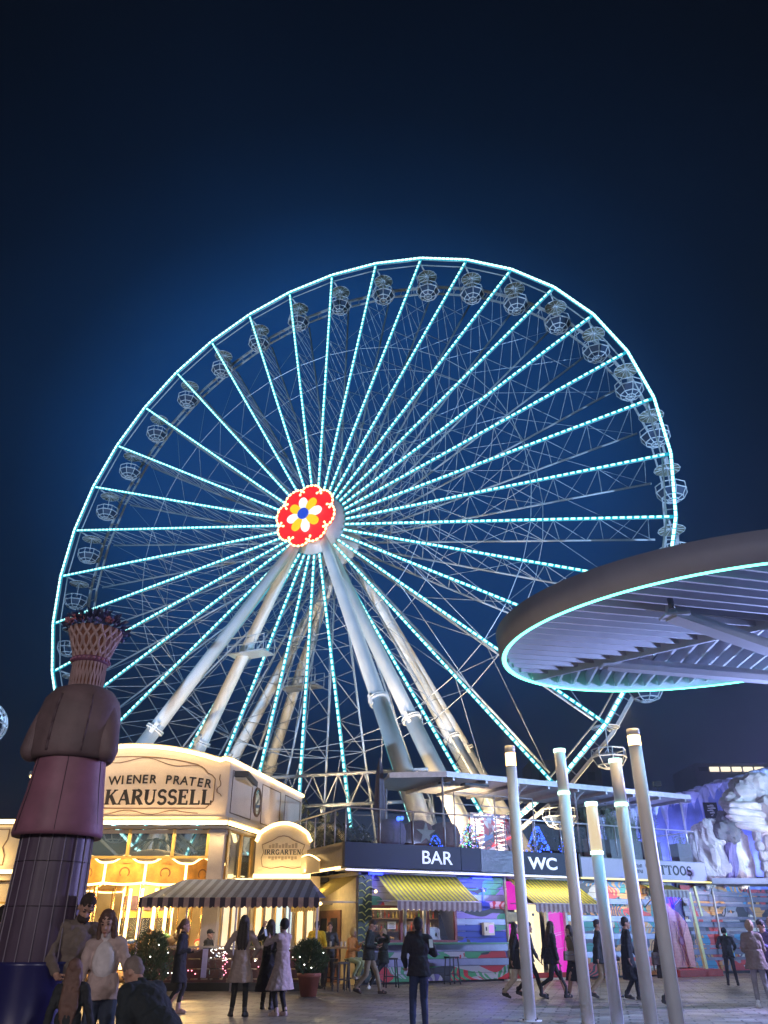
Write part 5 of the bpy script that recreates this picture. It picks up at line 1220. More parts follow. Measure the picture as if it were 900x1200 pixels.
rk = thing('rock_sculpture', 'giant grey rock hand gripping a boulder, with a hanging stone chain, at the ice wall', 'sculpture', (15.4,36.9,3.42), radians(4))
RY = lambda a: Matrix.Rotation(radians(a),3,'Y')
m = MB(); rock(m,(-1.30,.1,.95),(.85,.6,1.15),1,.3); rock(m,(-1.05,.0,1.9),(.65,.5,.6),3,.3); m.build('left_boulder', ROCK, rk)
m = MB(); rock(m,(-.50,-.2,1.95),(.60,.45,.45),7,.3); rock(m,(-.05,.15,2.35),(.5,.5,.55),8,.3); m.build('dark_boulder', mat('dark_rock',(.17,.155,.16),.8,0,.3,2,bump=.8), rk)
m = MB(); rock(m,(-.38,.0,.95),(.34,.4,1.15),9,.35,R=RY(12)); m.build('violet_boulder', ROCKP, rk)
m = MB(); rock(m,(.35,.35,1.0),(.55,.25,1.2),12,.25,fq=2.4); m.build('pale_ice', mat('peach_ice',(.74,.68,.62),.5,0,.3,2.2,bump=.6), rk)
m = MB(); rock(m,(.45,.1,3.3),(.66,.5,.5),15,.3,R=RY(-40)); rock(m,(1.35,.1,3.75),(1.0,.6,.75),16,.28,R=RY(-22)); m.build('palm_rock', ROCK, rk)
m = MB()
for k, (x, z, l, a) in enumerate(((.65,3.05,.85,4),(.62,2.75,.95,6),(.65,2.46,.95,7),(.9,2.16,.85,8))): rock(m,(x,-.35,z),(l,.26,.175),20+k,.16,R=RY(a))
m.build('finger_rock', ROCKL, rk)
m = MB(); rock(m,(2.1,.0,2.6),(1.0,.7,1.0),28,.25); rock(m,(2.1,.1,1.1),(.75,.6,1.3),29,.25); m.build('arm_rock', ROCKL, rk)
m = MB()
for k, (x, z, s) in enumerate(((.98,1.80,.22),(1.0,1.40,.21),(1.1,1.02,.24),(1.06,.58,.21),(1.14,.22,.22))): rock(m,(x,-.2,z),(s*.85,s*.8,s*1.05),40+k,.2)
m.build('stone_chain', ROCK, rk)
m = MB(); m.box((1.6,-.2,-.06),(7.0,2.4,.14)); m.box((1.6,-1.44,-.04),(7.2,.06,.22)); m.build('ledge', MATS['deck_concrete'], rk)
# added violet fill floodlights washing the ice wall and the sculpture from the terrace
def ice_fill(s_, y_, z, aim, p, col, lab, ang=80):
    P = W(s_,y_,z); A_ = W(*aim)
    f = thing('ice_fill_light', lab, 'floodlight', P); q = MB(); q.box((0,0,.12),(.30,.2,.2)); q.bar((0,0,-.12),(0,0,.04),.05,.05); q.build('housing', DARKM, f)
    l = lamp('fill_lamp','SPOT',(0,0,.26),p,col,.25,spot=radians(ang),parent=f); l.rotation_euler = (A_-(P+Vector((0,0,.26)))).to_track_quat('-Z','Y').to_euler()
ice_fill(13.6,-.9,6.75,(15.6,3.6,5.4),620,(.30,.34,1),'added fill floodlight on the terrace roof edge washing the ice wall blue',125)
ice_fill(17.2,-3.4,3.2,(17.6,2.4,6.4),620,(.36,.36,1),'added fill floodlight on a stand in front of the ice wall, aimed up',100)
ice_fill(20.6,-4.0,3.2,(19.2,.6,5.6),520,(1,.80,.78),'added pale pink fill floodlight aimed at the rock sculpture',80)
m = MB()
for s_, y_ in ((17.2,-3.4),(20.6,-4.0)): 
    o = thing('fill_light_stand','added thin dark stand carrying a fill floodlight ' + ('left' if s_ < 20 else 'right') + ' of the rock sculpture','stand',W(s_,y_,0)); q = MB(); q.tube((0,0,0),(0,0,3.1),.03,n=6); q.build('stand_pole', DARKM, o)  # invented supports for the added fill lights
wb = thing('wash_fill_bar','long added LED fill bar, unseen, on the floor at the foot of the ice wall','floodlight',(14.5,37.75,3.55)); m = MB(); m.box((0,0,.06),(9.0,.14,.12)); m.build('housing', DARKM, wb)
lamp('wash_fill','AREA',(0,0,.16),420,(.30,.33,1),9.0,aim=(0,.62,2.4),parent=wb,sizey=.12)  # unseen strip light added to brighten the ice wall behind the rocks
# far building with lit windows
fb = thing('distant_building', 'dark distant block with one row of lit windows above the ice wall', 'building', (66,150,0))
m = MB(); m.box((9,6,14.7),(34,12,29.4)); m.build('wall', mat('distant_wall',(.16,.17,.20),.9,0,.1,.2), fb)
LW = glow('far_window_light',(1,.86,.6),1.6); DW = mat('far_window_dark',(.05,.055,.065),.3)
for r_ in range(5):
    for k in range(11):
        m = MB(); m.box((-6.5+2.1*k,-.1,28.3-3.1*r_),(1.7,.15,.8)); m.build('window', LW if (r_ == 0 and 1 <= k <= 5) else DW, fb)
ft = thing('distant_tower', 'faint dark tower block far behind the terrace', 'tower', (34,150,0))
m = MB(); m.box((0,5,15),(13,10,30)); m.build('wall', MATS['distant_wall'], ft)
for r_ in range(6):
    for k in range(4):
        m = MB(); m.box((-4.5+3*k,-.05,27-3.2*r_),(1.4,.12,1.6)); m.build('window', DW, ft)
# dark trees beyond the terrace
BARK = MATS['bark']; DLEAF = mat('night_tree_leaf', (.05,.06,.035), .7, 0, .3, 3)
def tree(x, y, h, r, lab, seed):
    o = thing('tree', lab, 'tree', (x,y,0)); rr = random.Random(seed)
    m = MB(); m.tube((0,0,0),(0,0,h*.5),.28,.18,n=8); tips = []
    for k in range(9):
        a = k*2.4; z0 = h*rr.uniform(.3,.5); e = Vector((r*.6*cos(a), r*.6*sin(a), h*rr.uniform(.6,.9))); m.tube((0,0,z0), e, .10,.03,n=5); tips.append(e)
    m.build('trunk', BARK, o); m = MB()
    for k in range(1900):
        c = rr.choice(tips)+Vector((0,0,.0)); d = Vector((rr.gauss(0,1),rr.gauss(0,1),rr.gauss(0,.8))); p = c+d*r*.27
        u = Vector((rr.uniform(-1,1),rr.uniform(-1,1),rr.uniform(-1,1))).normalized(); v = u.cross(Vector((0,0,1))).normalized(); s = rr.uniform(.14,.32)
        m.add([p-u*s,p+v*s*.5,p+u*s,p-v*s*.5],[(0,1,2,3)])
    m.build('crown', DLEAF, o)
tree(15,58,9.5,3.2,'dark tree behind the left part of the reed terrace',1); tree(21,62,9.5,3.0,'dark tree just left of the ice wall, farther back',2)
tree(-6.5,40,7.6,2.2,'dark tree behind the carousel pavilion roof near the wheel legs',3); tree(-2.5,42,6.4,2.0,'low dark tree behind the closed parasol',4)
# another ride: round cage cabin at the left edge
cg = thing('ride_cabin', 'round white cage cabin of another ride peeking in at the left edge', 'ride cabin', (-19.45,38,0))
m = MB(); 
for a in range(0,180,30):
    R = Matrix.Rotation(radians(a),3,'Z'); m.path([R @ Vector((1.05*cos(t),0,1.05*sin(t)))+Vector((0,0,10.4)) for t in [2*pi*i/20 for i in range(20)]], .05, 5, closed=True)
for z in (-.5,.0,.5): r_ = sqrt(1.05**2-z*z); m.path([Vector((r_*cos(t),r_*sin(t),10.4+z)) for t in [2*pi*i/16 for i in range(16)]], .04, 5, closed=True)
m.build('cage', GWH, cg)
m = MB(); m.tube((-1.6,0,0),(-1.6,0,13),.2,n=10); m.bar((-1.6,0,12.6),(0,0,12.6),.2,.2); m.tube((0,0,12.6),(0,0,11.4),.05,n=6); m.build('mast', STEEL, cg)
m = MB(); m.box((0,0,10.0),(1.0,.5,.08)); m.box((0,.25,10.3),(1.0,.06,.5)); m.build('seat', GPAN, cg)

# ------------------------------------------------------------------ giant figure on a round pedestal
st = thing('giant_figure', 'giant painted figure with striped trousers and a basket of flowers on its head', 'statue', (-3.98,10.2,0))
k_ = .813
def SZ(z): return 1.5+(z-1.5)*k_
m = MB(); m.lathe([(0,0),(.50,0),(.50,.05),(.475,.07),(.475,SZ(1.15)-.04),(.49,SZ(1.15)),(0,SZ(1.15))], 48); m.build('pedestal', mat('blue_pedestal_paint',(.018,.018,.10),.32,0,.1,1.5), st)
TROU = mat('plum_trouser_paint', (.085,.056,.090), .5, 0, .22, 3, bump=.1)
m = MB(); z0, z1 = SZ(1.15), SZ(2.80)
m.lathe([(.425,z0),(.43,z0+.02),(.42,(z0+z1)/2),(.405,z1)], 64, fn=lambda t,z: 1+.012*cos(16*t)); m.build('trousers', TROU, st)
for k in range(18):
    a = 2*pi*k/18+.06; q = MB(); P = []
    for t in (0,.25,.5,.75,1): r_ = (.43-.025*t)*1.012+.004; P.append(Vector((r_*cos(a),r_*sin(a),z0+(z1-z0)*t)))
    q.path(P, .008, 5); q.build('trouser_stripe', mat('pale_stripe_paint',(.20,.165,.21),.5), st)
SKM = mat('dusty_purple_paint', (.25,.105,.15), .55, 0, .25, 2.5, bump=.15); JKM = mat('brown_violet_paint', (.15,.10,.105), .6, 0, .22, 3, bump=.35, bscale=10)
z2 = SZ(3.9)
m = MB(); m.lathe([(.42,z1-.02),(.51,z1-.045),(.525,z1),(.51,z1+.12),(.455,z1+.5),(.415,z2),(.40,z2+.15)], 64, fn=lambda t,z: 1+.018*cos(5*t+1)*(1-(z-z1)/1.0)); m.build('coat_skirt', SKM, st)
# jacket: broad shouldered, arms hanging in a cloak shape
m = MB(); z3 = SZ(5.03)
prof = [(.40,z2-.02),(.46,z2-.04),(.495,z2+.02),(.50,z2+.14),(.50,z2+.36),(.49,z2+.56),(.455,z2+.73),(.36,z3-.06),(.21,z3)]
def jf(t, z): return 1 + .035*cos(2*t) + .012*sin(9*t)*(z < z3-.2)
m.lathe(prof, 72, fn=jf); m.build('jacket', JKM, st)
for zz_, rr_ in ((z0+.55,.4265),(z0+1.02,.420)): q = MB(); q.lathe([(rr_*1.005,zz_-.004),(rr_*1.012+.004,zz_),(rr_*1.005,zz_+.004)], 48); q.build('panel_seam', mat('seam_dark',(.03,.02,.03),.7), st)
for a_ in (radians(225),radians(285),radians(345)): q = MB(); q.path([Vector(((r_+.003)*cos(a_),(r_+.003)*sin(a_),z_)) for r_, z_ in ((.527,z1),(.512,z1+.12),(.458,z1+.5),(.42,z2-.03))], .004, 4); q.build('panel_seam', MATS['seam_dark'], st)
for k, (a, w) in enumerate(((radians(250),.05),(radians(300),.03))):
    q = MB(); P = []
    for (r_, z_) in prof[2:7]: P.append(Vector(((r_*jf(a,z_)-.002)*cos(a+.12*(z_-z2)),(r_*jf(a,z_)-.002)*sin(a+.12*(z_-z2)),z_)))
    q.path(P, w*.4, 6); q.build('jacket_seam', mat('seam_paint',(.11,.07,.08),.6), st)
for s in (-1,1):
    q = MB(); P = []; 
    for i, t in enumerate([j/8 for j in range(9)]):
        q.sphere((s*(.30+.17*t**.8), -.05-.10*t, z3-.20-(z3-z2-.28)*t), .13+.035*sin(pi*t*.8), 14, 9)
    bmo = q.build('sleeve', JKM, st)
    rm = bmo.modifiers.new('remesh','REMESH'); rm.mode = 'VOXEL'; rm.voxel_size = .03; sm = bmo.modifiers.new('smooth','SMOOTH'); sm.iterations = 10
# woven basket
BK = mat('basket_weave_paint', (.40,.27,.26), .6, 0, .12, 3); BKD = mat('basket_gap', (.16,.06,.035), .8)
zb0, zb1, zb2 = SZ(4.98), SZ(5.45), SZ(6.0)
m = MB(); m.lathe([(.205,zb0-.1),(.205,zb1),(.27,zb1+.2),(.34,zb2)], 40); m.build('basket_core', BKD, st)
m = MB()
for k in range(28):
    a0 = 2*pi*k/28
    for s in (-1,1):
        P = [Vector((( .212)*cos(a0+s*t*.28), .212*sin(a0+s*t*.28), zb0-.1+(zb1-zb0+.1)*t)) for t in [i/7 for i in range(8)]]; m.path(P, .013, 4)
for k in range(18):
    a0 = 2*pi*k/18
    for s in (-1,1):
        P = []
        for i in range(9):
            t = i/8; r_ = .215+.13*t**1.1; w = s*(.17*sin(pi*t*2)*.5+.175*0); P.append(Vector((r_*cos(a0+s*(pi/18)*(1-cos(2*pi*t))*.95),r_*sin(a0+s*(pi/18)*(1-cos(2*pi*t))*.95),zb1+.03+(zb2-zb1-.03)*t)))
        m.path(P, .020, 5)
m.build('basket_weave', BK, st)
m = MB(); m.lathe([(.22,zb1-.03),(.245,zb1-.02),(.245,zb1+.04),(.22,zb1+.05)], 40)
m.build('basket_band', mat('band_purple',(.16,.06,.11),.5), st); m = MB()
for k in range(24): a = 2*pi*k/24; m.sphere((.248*cos(a),.248*sin(a),zb1+.01),.02,6,4)
m.build('band_stud', mat('stud_pink',(.35,.15,.22),.5), st)
rr = random.Random(77); m = MB(); m2_ = MB(); m3 = MB()
for k in range(330):
    a = rr.uniform(0,2*pi); u = rr.random(); r_ = .41*sqrt(u); zc = zb2+.02+.20*(1-u)+rr.uniform(-.08,.05); p = Vector((r_*cos(a),r_*sin(a),zc))
    if rr.random() < .8:
        d = Vector((cos(a)*(.3+u),sin(a)*(.3+u),rr.uniform(.1,1))).normalized(); t = d.cross(Vector((rr.uniform(-1,1),rr.uniform(-1,1),.3))).normalized()*.022
        m.add([p-t*.3,p+d*.05-t,p+d*.10,p+d*.05+t], [(0,1,2,3)])
    else: m2_.sphere(p, rr.uniform(.02,.035), 6, 4)
for k in range(9): a = rr.uniform(pi,2*pi); r_ = rr.uniform(.25,.42); [m3.sphere((r_*cos(a)+.028*cos(j*1.26),r_*sin(a)-.02,zb2+.05+rr.random()*.0+.14*(1-r_/.45)+.028*sin(j*1.26)), .024, 6, 4) for j in range(5)]
m.build('flower_leaf', mat('blue_leaf_paint',(.045,.05,.12),.5,0,.3,20), st); m2_.build('flower_bud', mat('bud_paint',(.12,.12,.26),.5,0,.3,9), st); m3.build('flower_rose', mat('rose_paint',(.36,.13,.16),.5,0,.2,9), st)
# ------------------------------------------------------------------ people
SKIN = mat('skin', (.44,.25,.185), .5, 0, .10, 20); SKIN2 = mat('skin_tan', (.36,.20,.14), .5, 0, .06, 20)
EYEM = mat('eye_dark', (.02,.014,.012), .3, 0, 0); LIPM = mat('lip', (.30,.09,.08), .5, 0, 0)
FOLD = bpy.data.textures.new('folds','CLOUDS'); FOLD.noise_scale = .075; FOLD.noise_depth = 2; FOLDH = bpy.data.textures.new('hair_folds','CLOUDS'); FOLDH.noise_scale = .03
def cloth(c, r=.85): 
    k = 'cloth_%02x%02x%02x' % tuple(min(255,int(x*255)) for x in c)
    return mat(k, c, r, 0, .14, 9, bump=.35, bscale=14)
def ik(a, c, l1, l2, hint):
    a, c, hint = Vector(a), Vector(c), Vector(hint); d = c-a; L = d.length; mx = (l1+l2)*.995
    if L > mx: c = a+d*(mx/L); d = c-a; L = mx
    x = (l1*l1-l2*l2+L*L)/(2*L); h = sqrt(max(0, l1*l1-x*x)); dn = d/L; hp = hint-dn*hint.dot(dn)
    hp = hp.normalized() if hp.length > 1e-6 else Vector((0,-1,0))
    return a+dn*x+hp*h, c
def cap(m, p0, p1, r0, r1, n=10):
    m.tube(p0, p1, r0, r1, n=n, caps=True); m.sphere(p0, r0, n, 6); m.sphere(p1, r1, n, 6)
def soft(m, name, mt, parent, vox=.012, it=4, fac=.5):
    o = m.build(name, mt, parent); md = o.modifiers.new('remesh','REMESH'); md.mode = 'VOXEL'; md.voxel_size = vox; md.use_smooth_shade = True
    s = o.modifiers.new('smooth','SMOOTH'); s.iterations = it; s.factor = fac
    if name in ('jacket','coat','trousers','sweater','skirt','hair'):
        dm = o.modifiers.new('folds','DISPLACE'); dm.texture = FOLD if name != 'hair' else FOLDH; dm.strength = .030 if name in ('jacket','coat','skirt') else .018; dm.mid_level = .5; dm.texture_coords = 'LOCAL'
    return o
def person(label, x, y, rz, H=1.75, female=False, feet=None, toes=None, heel=(0,0), hands=(None,None), hint=(None,None), lean=0, side=0, pelvis=None, hyaw=0, hpitch=0,
           top=(.05,.05,.06), hem=.82, flare=1.0, pleat=0, puff=1.0, bottom=(.03,.03,.04), legw=1.0, skirt=None, shoe=(.02,.02,.02), boot=0.0, skin=SKIN, hair=(.05,.03,.02), style='short',
           knees=(None,None), face=True, z=0, hood=False, collar=None, inner=None, beard=False, glasses=False, grip=(0,0), vox=.012):
    s = H/1.75; o = thing('person', label, 'person', (x, y, z), rz)
    V = lambda a, b, c: Vector((a, b, c))*s
    PZ = .93 if pelvis is None else pelvis[2]; PP = V(pelvis[0] if pelvis else 0, pelvis[1] if pelvis else 0, PZ)
    R = Matrix.Rotation(radians(side), 3, 'Y') @ Matrix.Rotation(radians(lean), 3, 'X')
    if True: R = Matrix.Rotation(radians(side), 3, 'Y') @ Matrix.Rotation(radians(lean), 3, 'X')
    def T(a, b, c): return PP + R @ V(a, b, c-.93)           # torso frame
    sw = .165 if female else .19; hw = .085
    feet = feet or ((.10,0,0),(-.10,0,0)); toes = toes or (8,-8)
    sh = (T(sw,.0,1.43), T(-sw,.0,1.43)); hp = (PP+V(hw,0,-.02), PP+V(-hw,0,-.02))
    B = MB(); LG = []; ARM = []
    for i in (0,1):
        f = feet[i]; ank = V(f[0], f[1], f[2]+.09+heel[i]); kh = knees[i] or (0.0,-1,.0)
        kn, ank = ik(hp[i], ank, .435*s, .415*s, kh); LG.append((hp[i], kn, ank))
        sg = 1 if i == 0 else -1
        h = hands[i] or (sg*.27, -.03, .80); hh = hint[i] or (sg*.35, .9, -.1)
        hv = T(*h) if len(h) == 3 else V(*h[:3])
        el, wr = ik(sh[i], hv, .29*s, .255*s, hh); ARM.append((sh[i], el, wr))
    # body: one continuous skin surface
    hc = T(0,-.015,1.565); HR = R @ Matrix.Rotation(radians(hyaw),3,'Z') @ Matrix.Rotation(radians(hpitch),3,'X')
    def Hd(a, b, c): return hc + HR @ V(a, b, c)               # head frame, origin at the base of the skull
    B.sphere(Hd(0,.012,.095), .1*s, 16, 12, sc=(.76,.94,1.12), R=HR); B.sphere(Hd(0,-.028,.028), .066*s, 14, 10, sc=(.86,.95,1.05), R=HR)
    cap(B, Hd(0,-.088,.062), Hd(0,-.104,.038), .010*s, .015*s, 8)
    for sg in (-1,1): B.sphere(Hd(sg*.078,.015,.06), .026*s, 8, 6, sc=(.4,.8,1.2), R=HR); B.sphere(Hd(sg*.034,-.072,.085), .017*s, 8, 6)
    B.sphere(Hd(0,-.083,.0), .02*s, 8, 6, sc=(1.2,.7,.6), R=HR); B.sphere(Hd(0,-.078,-.035), .022*s, 8, 6)
    cap(B, T(0,.01,1.44), Hd(0,.012,.03), (.052 if female else .062)*s, (.05 if female else .058)*s)
    cap(B, sh[0], sh[1], .055*s, .055*s); B.sphere(T(0,.0,1.28), .15*s, 14, 10, sc=(.95,.66,1.25), R=R); B.sphere(T(0,0,1.02), .13*s, 12, 8, sc=(1.05,.8,1.2), R=R)
    for i in (0,1):
        a, e, w = ARM[i]; cap(B, a, e, .042*s, .034*s); cap(B, e, w, .034*s, .024*s); a, k, n_ = LG[i]; cap(B, a, k, .070*s, .046*s); cap(B, k, n_, .046*s, .030*s)
        f = n_ + V(0,-.10,-.05); cap(B, n_, f, .03*s, .028*s)
    soft(B, 'body', skin, o, vox*.85, 3)
    # hands, five separate fingers each
    for i in (0,1):
        HB = MB(); a, e, w = ARM[i]; d = (w-e).normalized(); sg = 1 if i == 0 else -1
        sidev = d.cross(Vector((0,-1,0)) if abs(d.y) < .8 else Vector((0,0,1))).normalized(); pal = sidev.cross(d).normalized()
        if pal.dot(V(-sg,0,0)) < 0 and abs(d.z) > .6: pass
        c0 = w+d*.045*s; HB.sphere(c0, .042*s, 10, 7, sc=(.95,.42,1.1), R=Matrix((sidev, pal, d)).transposed())
        curl = .35+grip[i]*.9
        for q in range(4):
            b = w+d*.085*s+sidev*(-.030+.020*q)*s; L_ = (.036,.042,.040,.032)[q]*s
            d2 = (d*cos(curl)+pal*sin(curl)).normalized(); d3 = (d*cos(curl*2)+pal*sin(curl*2)).normalized(); d4 = (d*cos(curl*2.8)+pal*sin(curl*2.8)).normalized()
            cap(HB, b-d*.02*s, b+d2*L_, .0095*s, .0088*s, 7); cap(HB, b+d2*L_, b+d2*L_+d3*L_*.7, .0086*s, .008*s, 7); cap(HB, b+d2*L_+d3*L_*.7, b+d2*L_+d3*L_*.7+d4*L_*.45, .008*s, .007*s, 7)
        b = w+d*.03*s-sidev*.035*s; t1 = (d*.7-sidev*.6+pal*.4).normalized(); cap(HB, b, b+t1*.04*s, .0125*s, .011*s, 7); t2 = (d*.9+pal*.5).normalized(); cap(HB, b+t1*.04*s, b+t1*.04*s+t2*.03*s, .0105*s, .009*s, 7)
        cap(HB, w-d*.02*s, w+d*.03*s, .025*s, .027*s, 8)
        HB.build('hand', skin, o)
    if face:
        q = MB()
        for sg in (-1,1):
            q.sphere(Hd(sg*.032,-.0865,.082), .0105*s, 8, 6, sc=(1.3,.6,.8), R=HR); q.bar(Hd(sg*.018,-.096,.105), Hd(sg*.046,-.086,.107), .006*s, .008*s)
        q.build('eyes', EYEM, o); q = MB(); q.sphere(Hd(0,-.0985,.0), .018*s, 8, 5, sc=(1.1,.35,.35), R=HR); q.build('lips', LIPM, o)
    if beard: q = MB(); q.sphere(Hd(0,-.045,-.012), .068*s, 12, 8, sc=(.98,.95,.75), R=HR); q.build('beard', cloth(hair), o)
    if glasses:
        q = MB(); [q.box(Hd(sg*.034,-.100,.082), (.052*s,.008*s,.034*s), R=HR) for sg in (-1,1)]; q.bar(Hd(-.06,-.097,.088), Hd(.06,-.097,.088), .006*s,.006*s); [q.bar(Hd(sg*.066,-.09,.088), Hd(sg*.082,.01,.08), .005*s,.006*s) for sg in (-1,1)]; q.build('glasses', BLACK, o)
    # trousers
    q = MB(); tw = legw
    q.sphere(PP+V(0,0,.02), .165*s, 14, 9, sc=(1.0,.78,.75))
    for i in (0,1):
        a, k, n_ = LG[i]; cap(q, a, k, .088*s*tw**.5, .062*s*tw); end = n_+V(0,0,.0 if boot == 0 else boot*.4); cap(q, k, end, .062*s*tw, .047*s*tw)
    soft(q, 'trousers' if skirt is None else 'leggings', cloth(bottom), o, vox, 4)
    if skirt is not None:
        sc_, hz_ = skirt; q = MB(); c1 = (LG[0][1]+LG[1][1])/2; prof = []; ax = PP
        lo = Vector((PP.x*.5+c1.x*.5, PP.y*.5+c1.y*.5, hz_*s)); rings = []
        n = 28; vs = []
        for j in range(8):
            t = j/7; c = (PP+V(0,0,.10)).lerp(lo, t); r_ = (.15+.09*t)*s
            for i in range(n): a = 2*pi*i/n; w = 1+.05*t*cos(7*a); vs.append(c+Vector((r_*w*cos(a), r_*w*.82*sin(a)*(1+.25*t), 0)))
        fs = [(j*n+i,j*n+(i+1) % n,(j+1)*n+(i+1) % n,(j+1)*n+i) for j in range(7) for i in range(n)]+[tuple(range(n-1,-1,-1)), tuple(range(7*n,8*n))]
        q.add(vs, fs); soft(q, 'skirt', cloth(sc_), o, vox, 3)
    # jacket / coat
    q = MB(); pf = puff
    cap(q, T(sw-.02,0,1.425), T(-sw+.02,0,1.425), .078*s*pf, .078*s*pf, 12); q.sphere(T(0,.0,1.27), .165*s*pf, 16, 12, sc=(1.08 if not female else .98,.74,1.25), R=R); q.sphere(T(0,.01,1.05), .155*s*pf, 14, 10, sc=(1.0,.80,1.25), R=R)
    cap(q, T(0,.015,1.44), T(0,.01,1.495), .075*s, .066*s)
    n = 36; vs = []; nr = 9; z_top = 1.15
    for j in range(nr):
        t = j/(nr-1); zz = z_top+(hem-z_top)*t
        if zz >= .93 or lean > 35: c = T(0,.005,zz)
        else:
            tt = (.93-zz)/(.93-min(hem,.92)+1e-6); km = (LG[0][1]+LG[1][1])/2; c = T(0,.005,.93)+(V(0,0,zz-.93)) ; c = c + Vector((km.x-PP.x, km.y-PP.y, 0))*tt*.35*min(1,(.93-hem)/.4)
        r_ = (.155+.030*t*flare+max(0,.93-zz)*.16*flare)*s*pf
        for i in range(n):
            a = 2*pi*i/n; w = 1+(.045*t*t*cos(pleat*a)*(1 if pleat else 0))+.012*sin(3*a+j)
            vs.append(c+R @ Vector((r_*w*1.04*cos(a), r_*w*.80*sin(a), 0)) if lean > 12 else c+Vector((r_*w*1.04*cos(a), r_*w*.82*sin(a), 0)))
    q.add(vs, [(j*n+i,j*n+(i+1) % n,(j+1)*n+(i+1) % n,(j+1)*n+i) for j in range(nr-1) for i in range(n)]+[tuple(range(n-1,-1,-1)), tuple(range((nr-1)*n,nr*n))])
    for i in (0,1):
        a, e, w = ARM[i]; cap(q, a, e, .064*s*pf, .054*s*pf, 12); cap(q, e, w+(e-w).normalized()*.015*s, .054*s*pf, .040*s*pf, 12)
        mid = (a+e)/2; 
        for f_ in (.25,.55,.8): q.sphere(a.lerp(e,f_)+Vector((.004,.004,0))*s, .060*s*pf*(1.03 if f_ == .55 else .98), 9, 6)
    if hood: q.sphere(T(0,.09,1.47), .095*s, 12, 8, sc=(1.15,.75,.85), R=R)
    soft(q, 'coat' if hem < .75 else 'jacket', cloth(top), o, vox, 4)
    if inner: q = MB(); q.sphere(T(0,-.066,1.26), .13*s, 12, 8, sc=(.98,.69,1.55), R=R); cap(q, T(0,0,1.44), T(0,-.01,1.53), .068*s, .062*s); soft(q, 'sweater', cloth(inner), o, vox, 3)
    if collar: q = MB(); cap(q, T(0,.0,1.46), T(0,.0,1.53), .078*s, .07*s); soft(q, 'scarf', cloth(collar), o, vox, 2)
    # shoes
    for i in (0,1):
        a, k, n_ = LG[i]; q = MB(); ang = radians(toes[i]); fd = Vector((sin(ang)*1.0, -cos(ang), 0)); dz = heel[i]
        hl = n_+V(0,0,-.045)-fd*.03*s; te = n_+fd*.15*s+V(0,0,-.055-dz*.75)
        if te.z < .035*s and feet[i][2] < .05: te.z = .035*s
        cap(q, hl, te, .038*s, .034*s); q.sphere(n_.lerp(te,.5)+V(0,0,.0), .045*s, 10, 7, sc=(1,1.1,.8)); cap(q, n_+V(0,0,-.03), n_+V(0,0,.04+boot*.25), .045*s, .046*s)
        q.bar(hl+V(0,0,-.028)-fd*.02*s, te+V(0,0,-.022)+fd*.02*s, .075*s, .03*s); soft(q, 'boot' if boot else 'shoe', cloth(shoe,.5), o, vox*.9, 2)
    # hair
    if style != 'bald':
        q = MB(); hm = cloth(hair, .7)
        q.sphere(Hd(0,.022,.126), .1*s, 16, 12, sc=(.87,.98,1.0), R=HR)
        if style in ('long','long_down'):
            L_ = .34 if style == 'long' else .46
            for sg in (-1,0,1): cap(q, Hd(sg*.055,.05,.08), hc + (HR @ V(sg*.075,.075,-.06)) + R @ V(0,.035,-L_*.55), .05*s, .055*s); cap(q, hc + (HR @ V(sg*.075,.075,-.06)) + R @ V(0,.035,-L_*.55), hc + (HR @ V(sg*.06,.06,-.06)) + R @ V(0,.075,-L_), .055*s, .025*s)
            for sg in (-1,1): cap(q, Hd(sg*.07,.0,.13), Hd(sg*.082,-.005,-.02), .028*s, .032*s); cap(q, Hd(sg*.082,-.005,-.02), hc+R @ V(sg*.085,-.03,-.16), .032*s, .022*s)
        elif style == 'bob': q.sphere(Hd(0,.03,.085), .1*s, 16, 12, sc=(1.0,1.02,1.22), R=HR)
        elif style == 'tail': cap(q, Hd(0,.11,.10), Hd(0,.15,.03), .035*s, .04*s); cap(q, Hd(0,.15,.03), Hd(0,.13,-.15), .04*s, .018*s); q.sphere(Hd(0,.03,.09), .095*s, 14, 10, sc=(.84,1,1.05), R=HR)
        elif style == 'short': q.sphere(Hd(0,.048,.075), .088*s, 14, 10, sc=(.86,.85,1.0), R=HR)
        elif style == 'crop':
            q = MB(); q.sphere(Hd(0,.020,.122), .098*s, 16, 12, sc=(.83,.98,1.0), R=HR); q.sphere(Hd(0,.05,.07), .078*s, 14, 10, sc=(.86,.8,.9), R=HR)
        elif style == 'beanie':
            q = MB(); q.sphere(Hd(0,.025,.112), .112*s, 16, 12, sc=(.86,.96,1.08), R=HR)
        elif style == 'cap':
            q = MB(); q.sphere(Hd(0,.02,.122), .105*s, 16, 10, sc=(.84,.96,.86), R=HR); cap(q, Hd(-.04,-.11,.125), Hd(.04,-.11,.125), .016*s, .016*s); cap(q, Hd(0,-.08,.13), Hd(0,-.13,.12), .02*s, .014*s)
        h = soft(q, {'beanie':'knit_hat','cap':'peaked_cap'}.get(style,'hair'), hm, o, .010, 3)
        if face and style not in ('cap','beanie'):   # open the face: push hair out of it
            pass
    o['_'] = 0; del o['_']
    return o, ARM, T, s
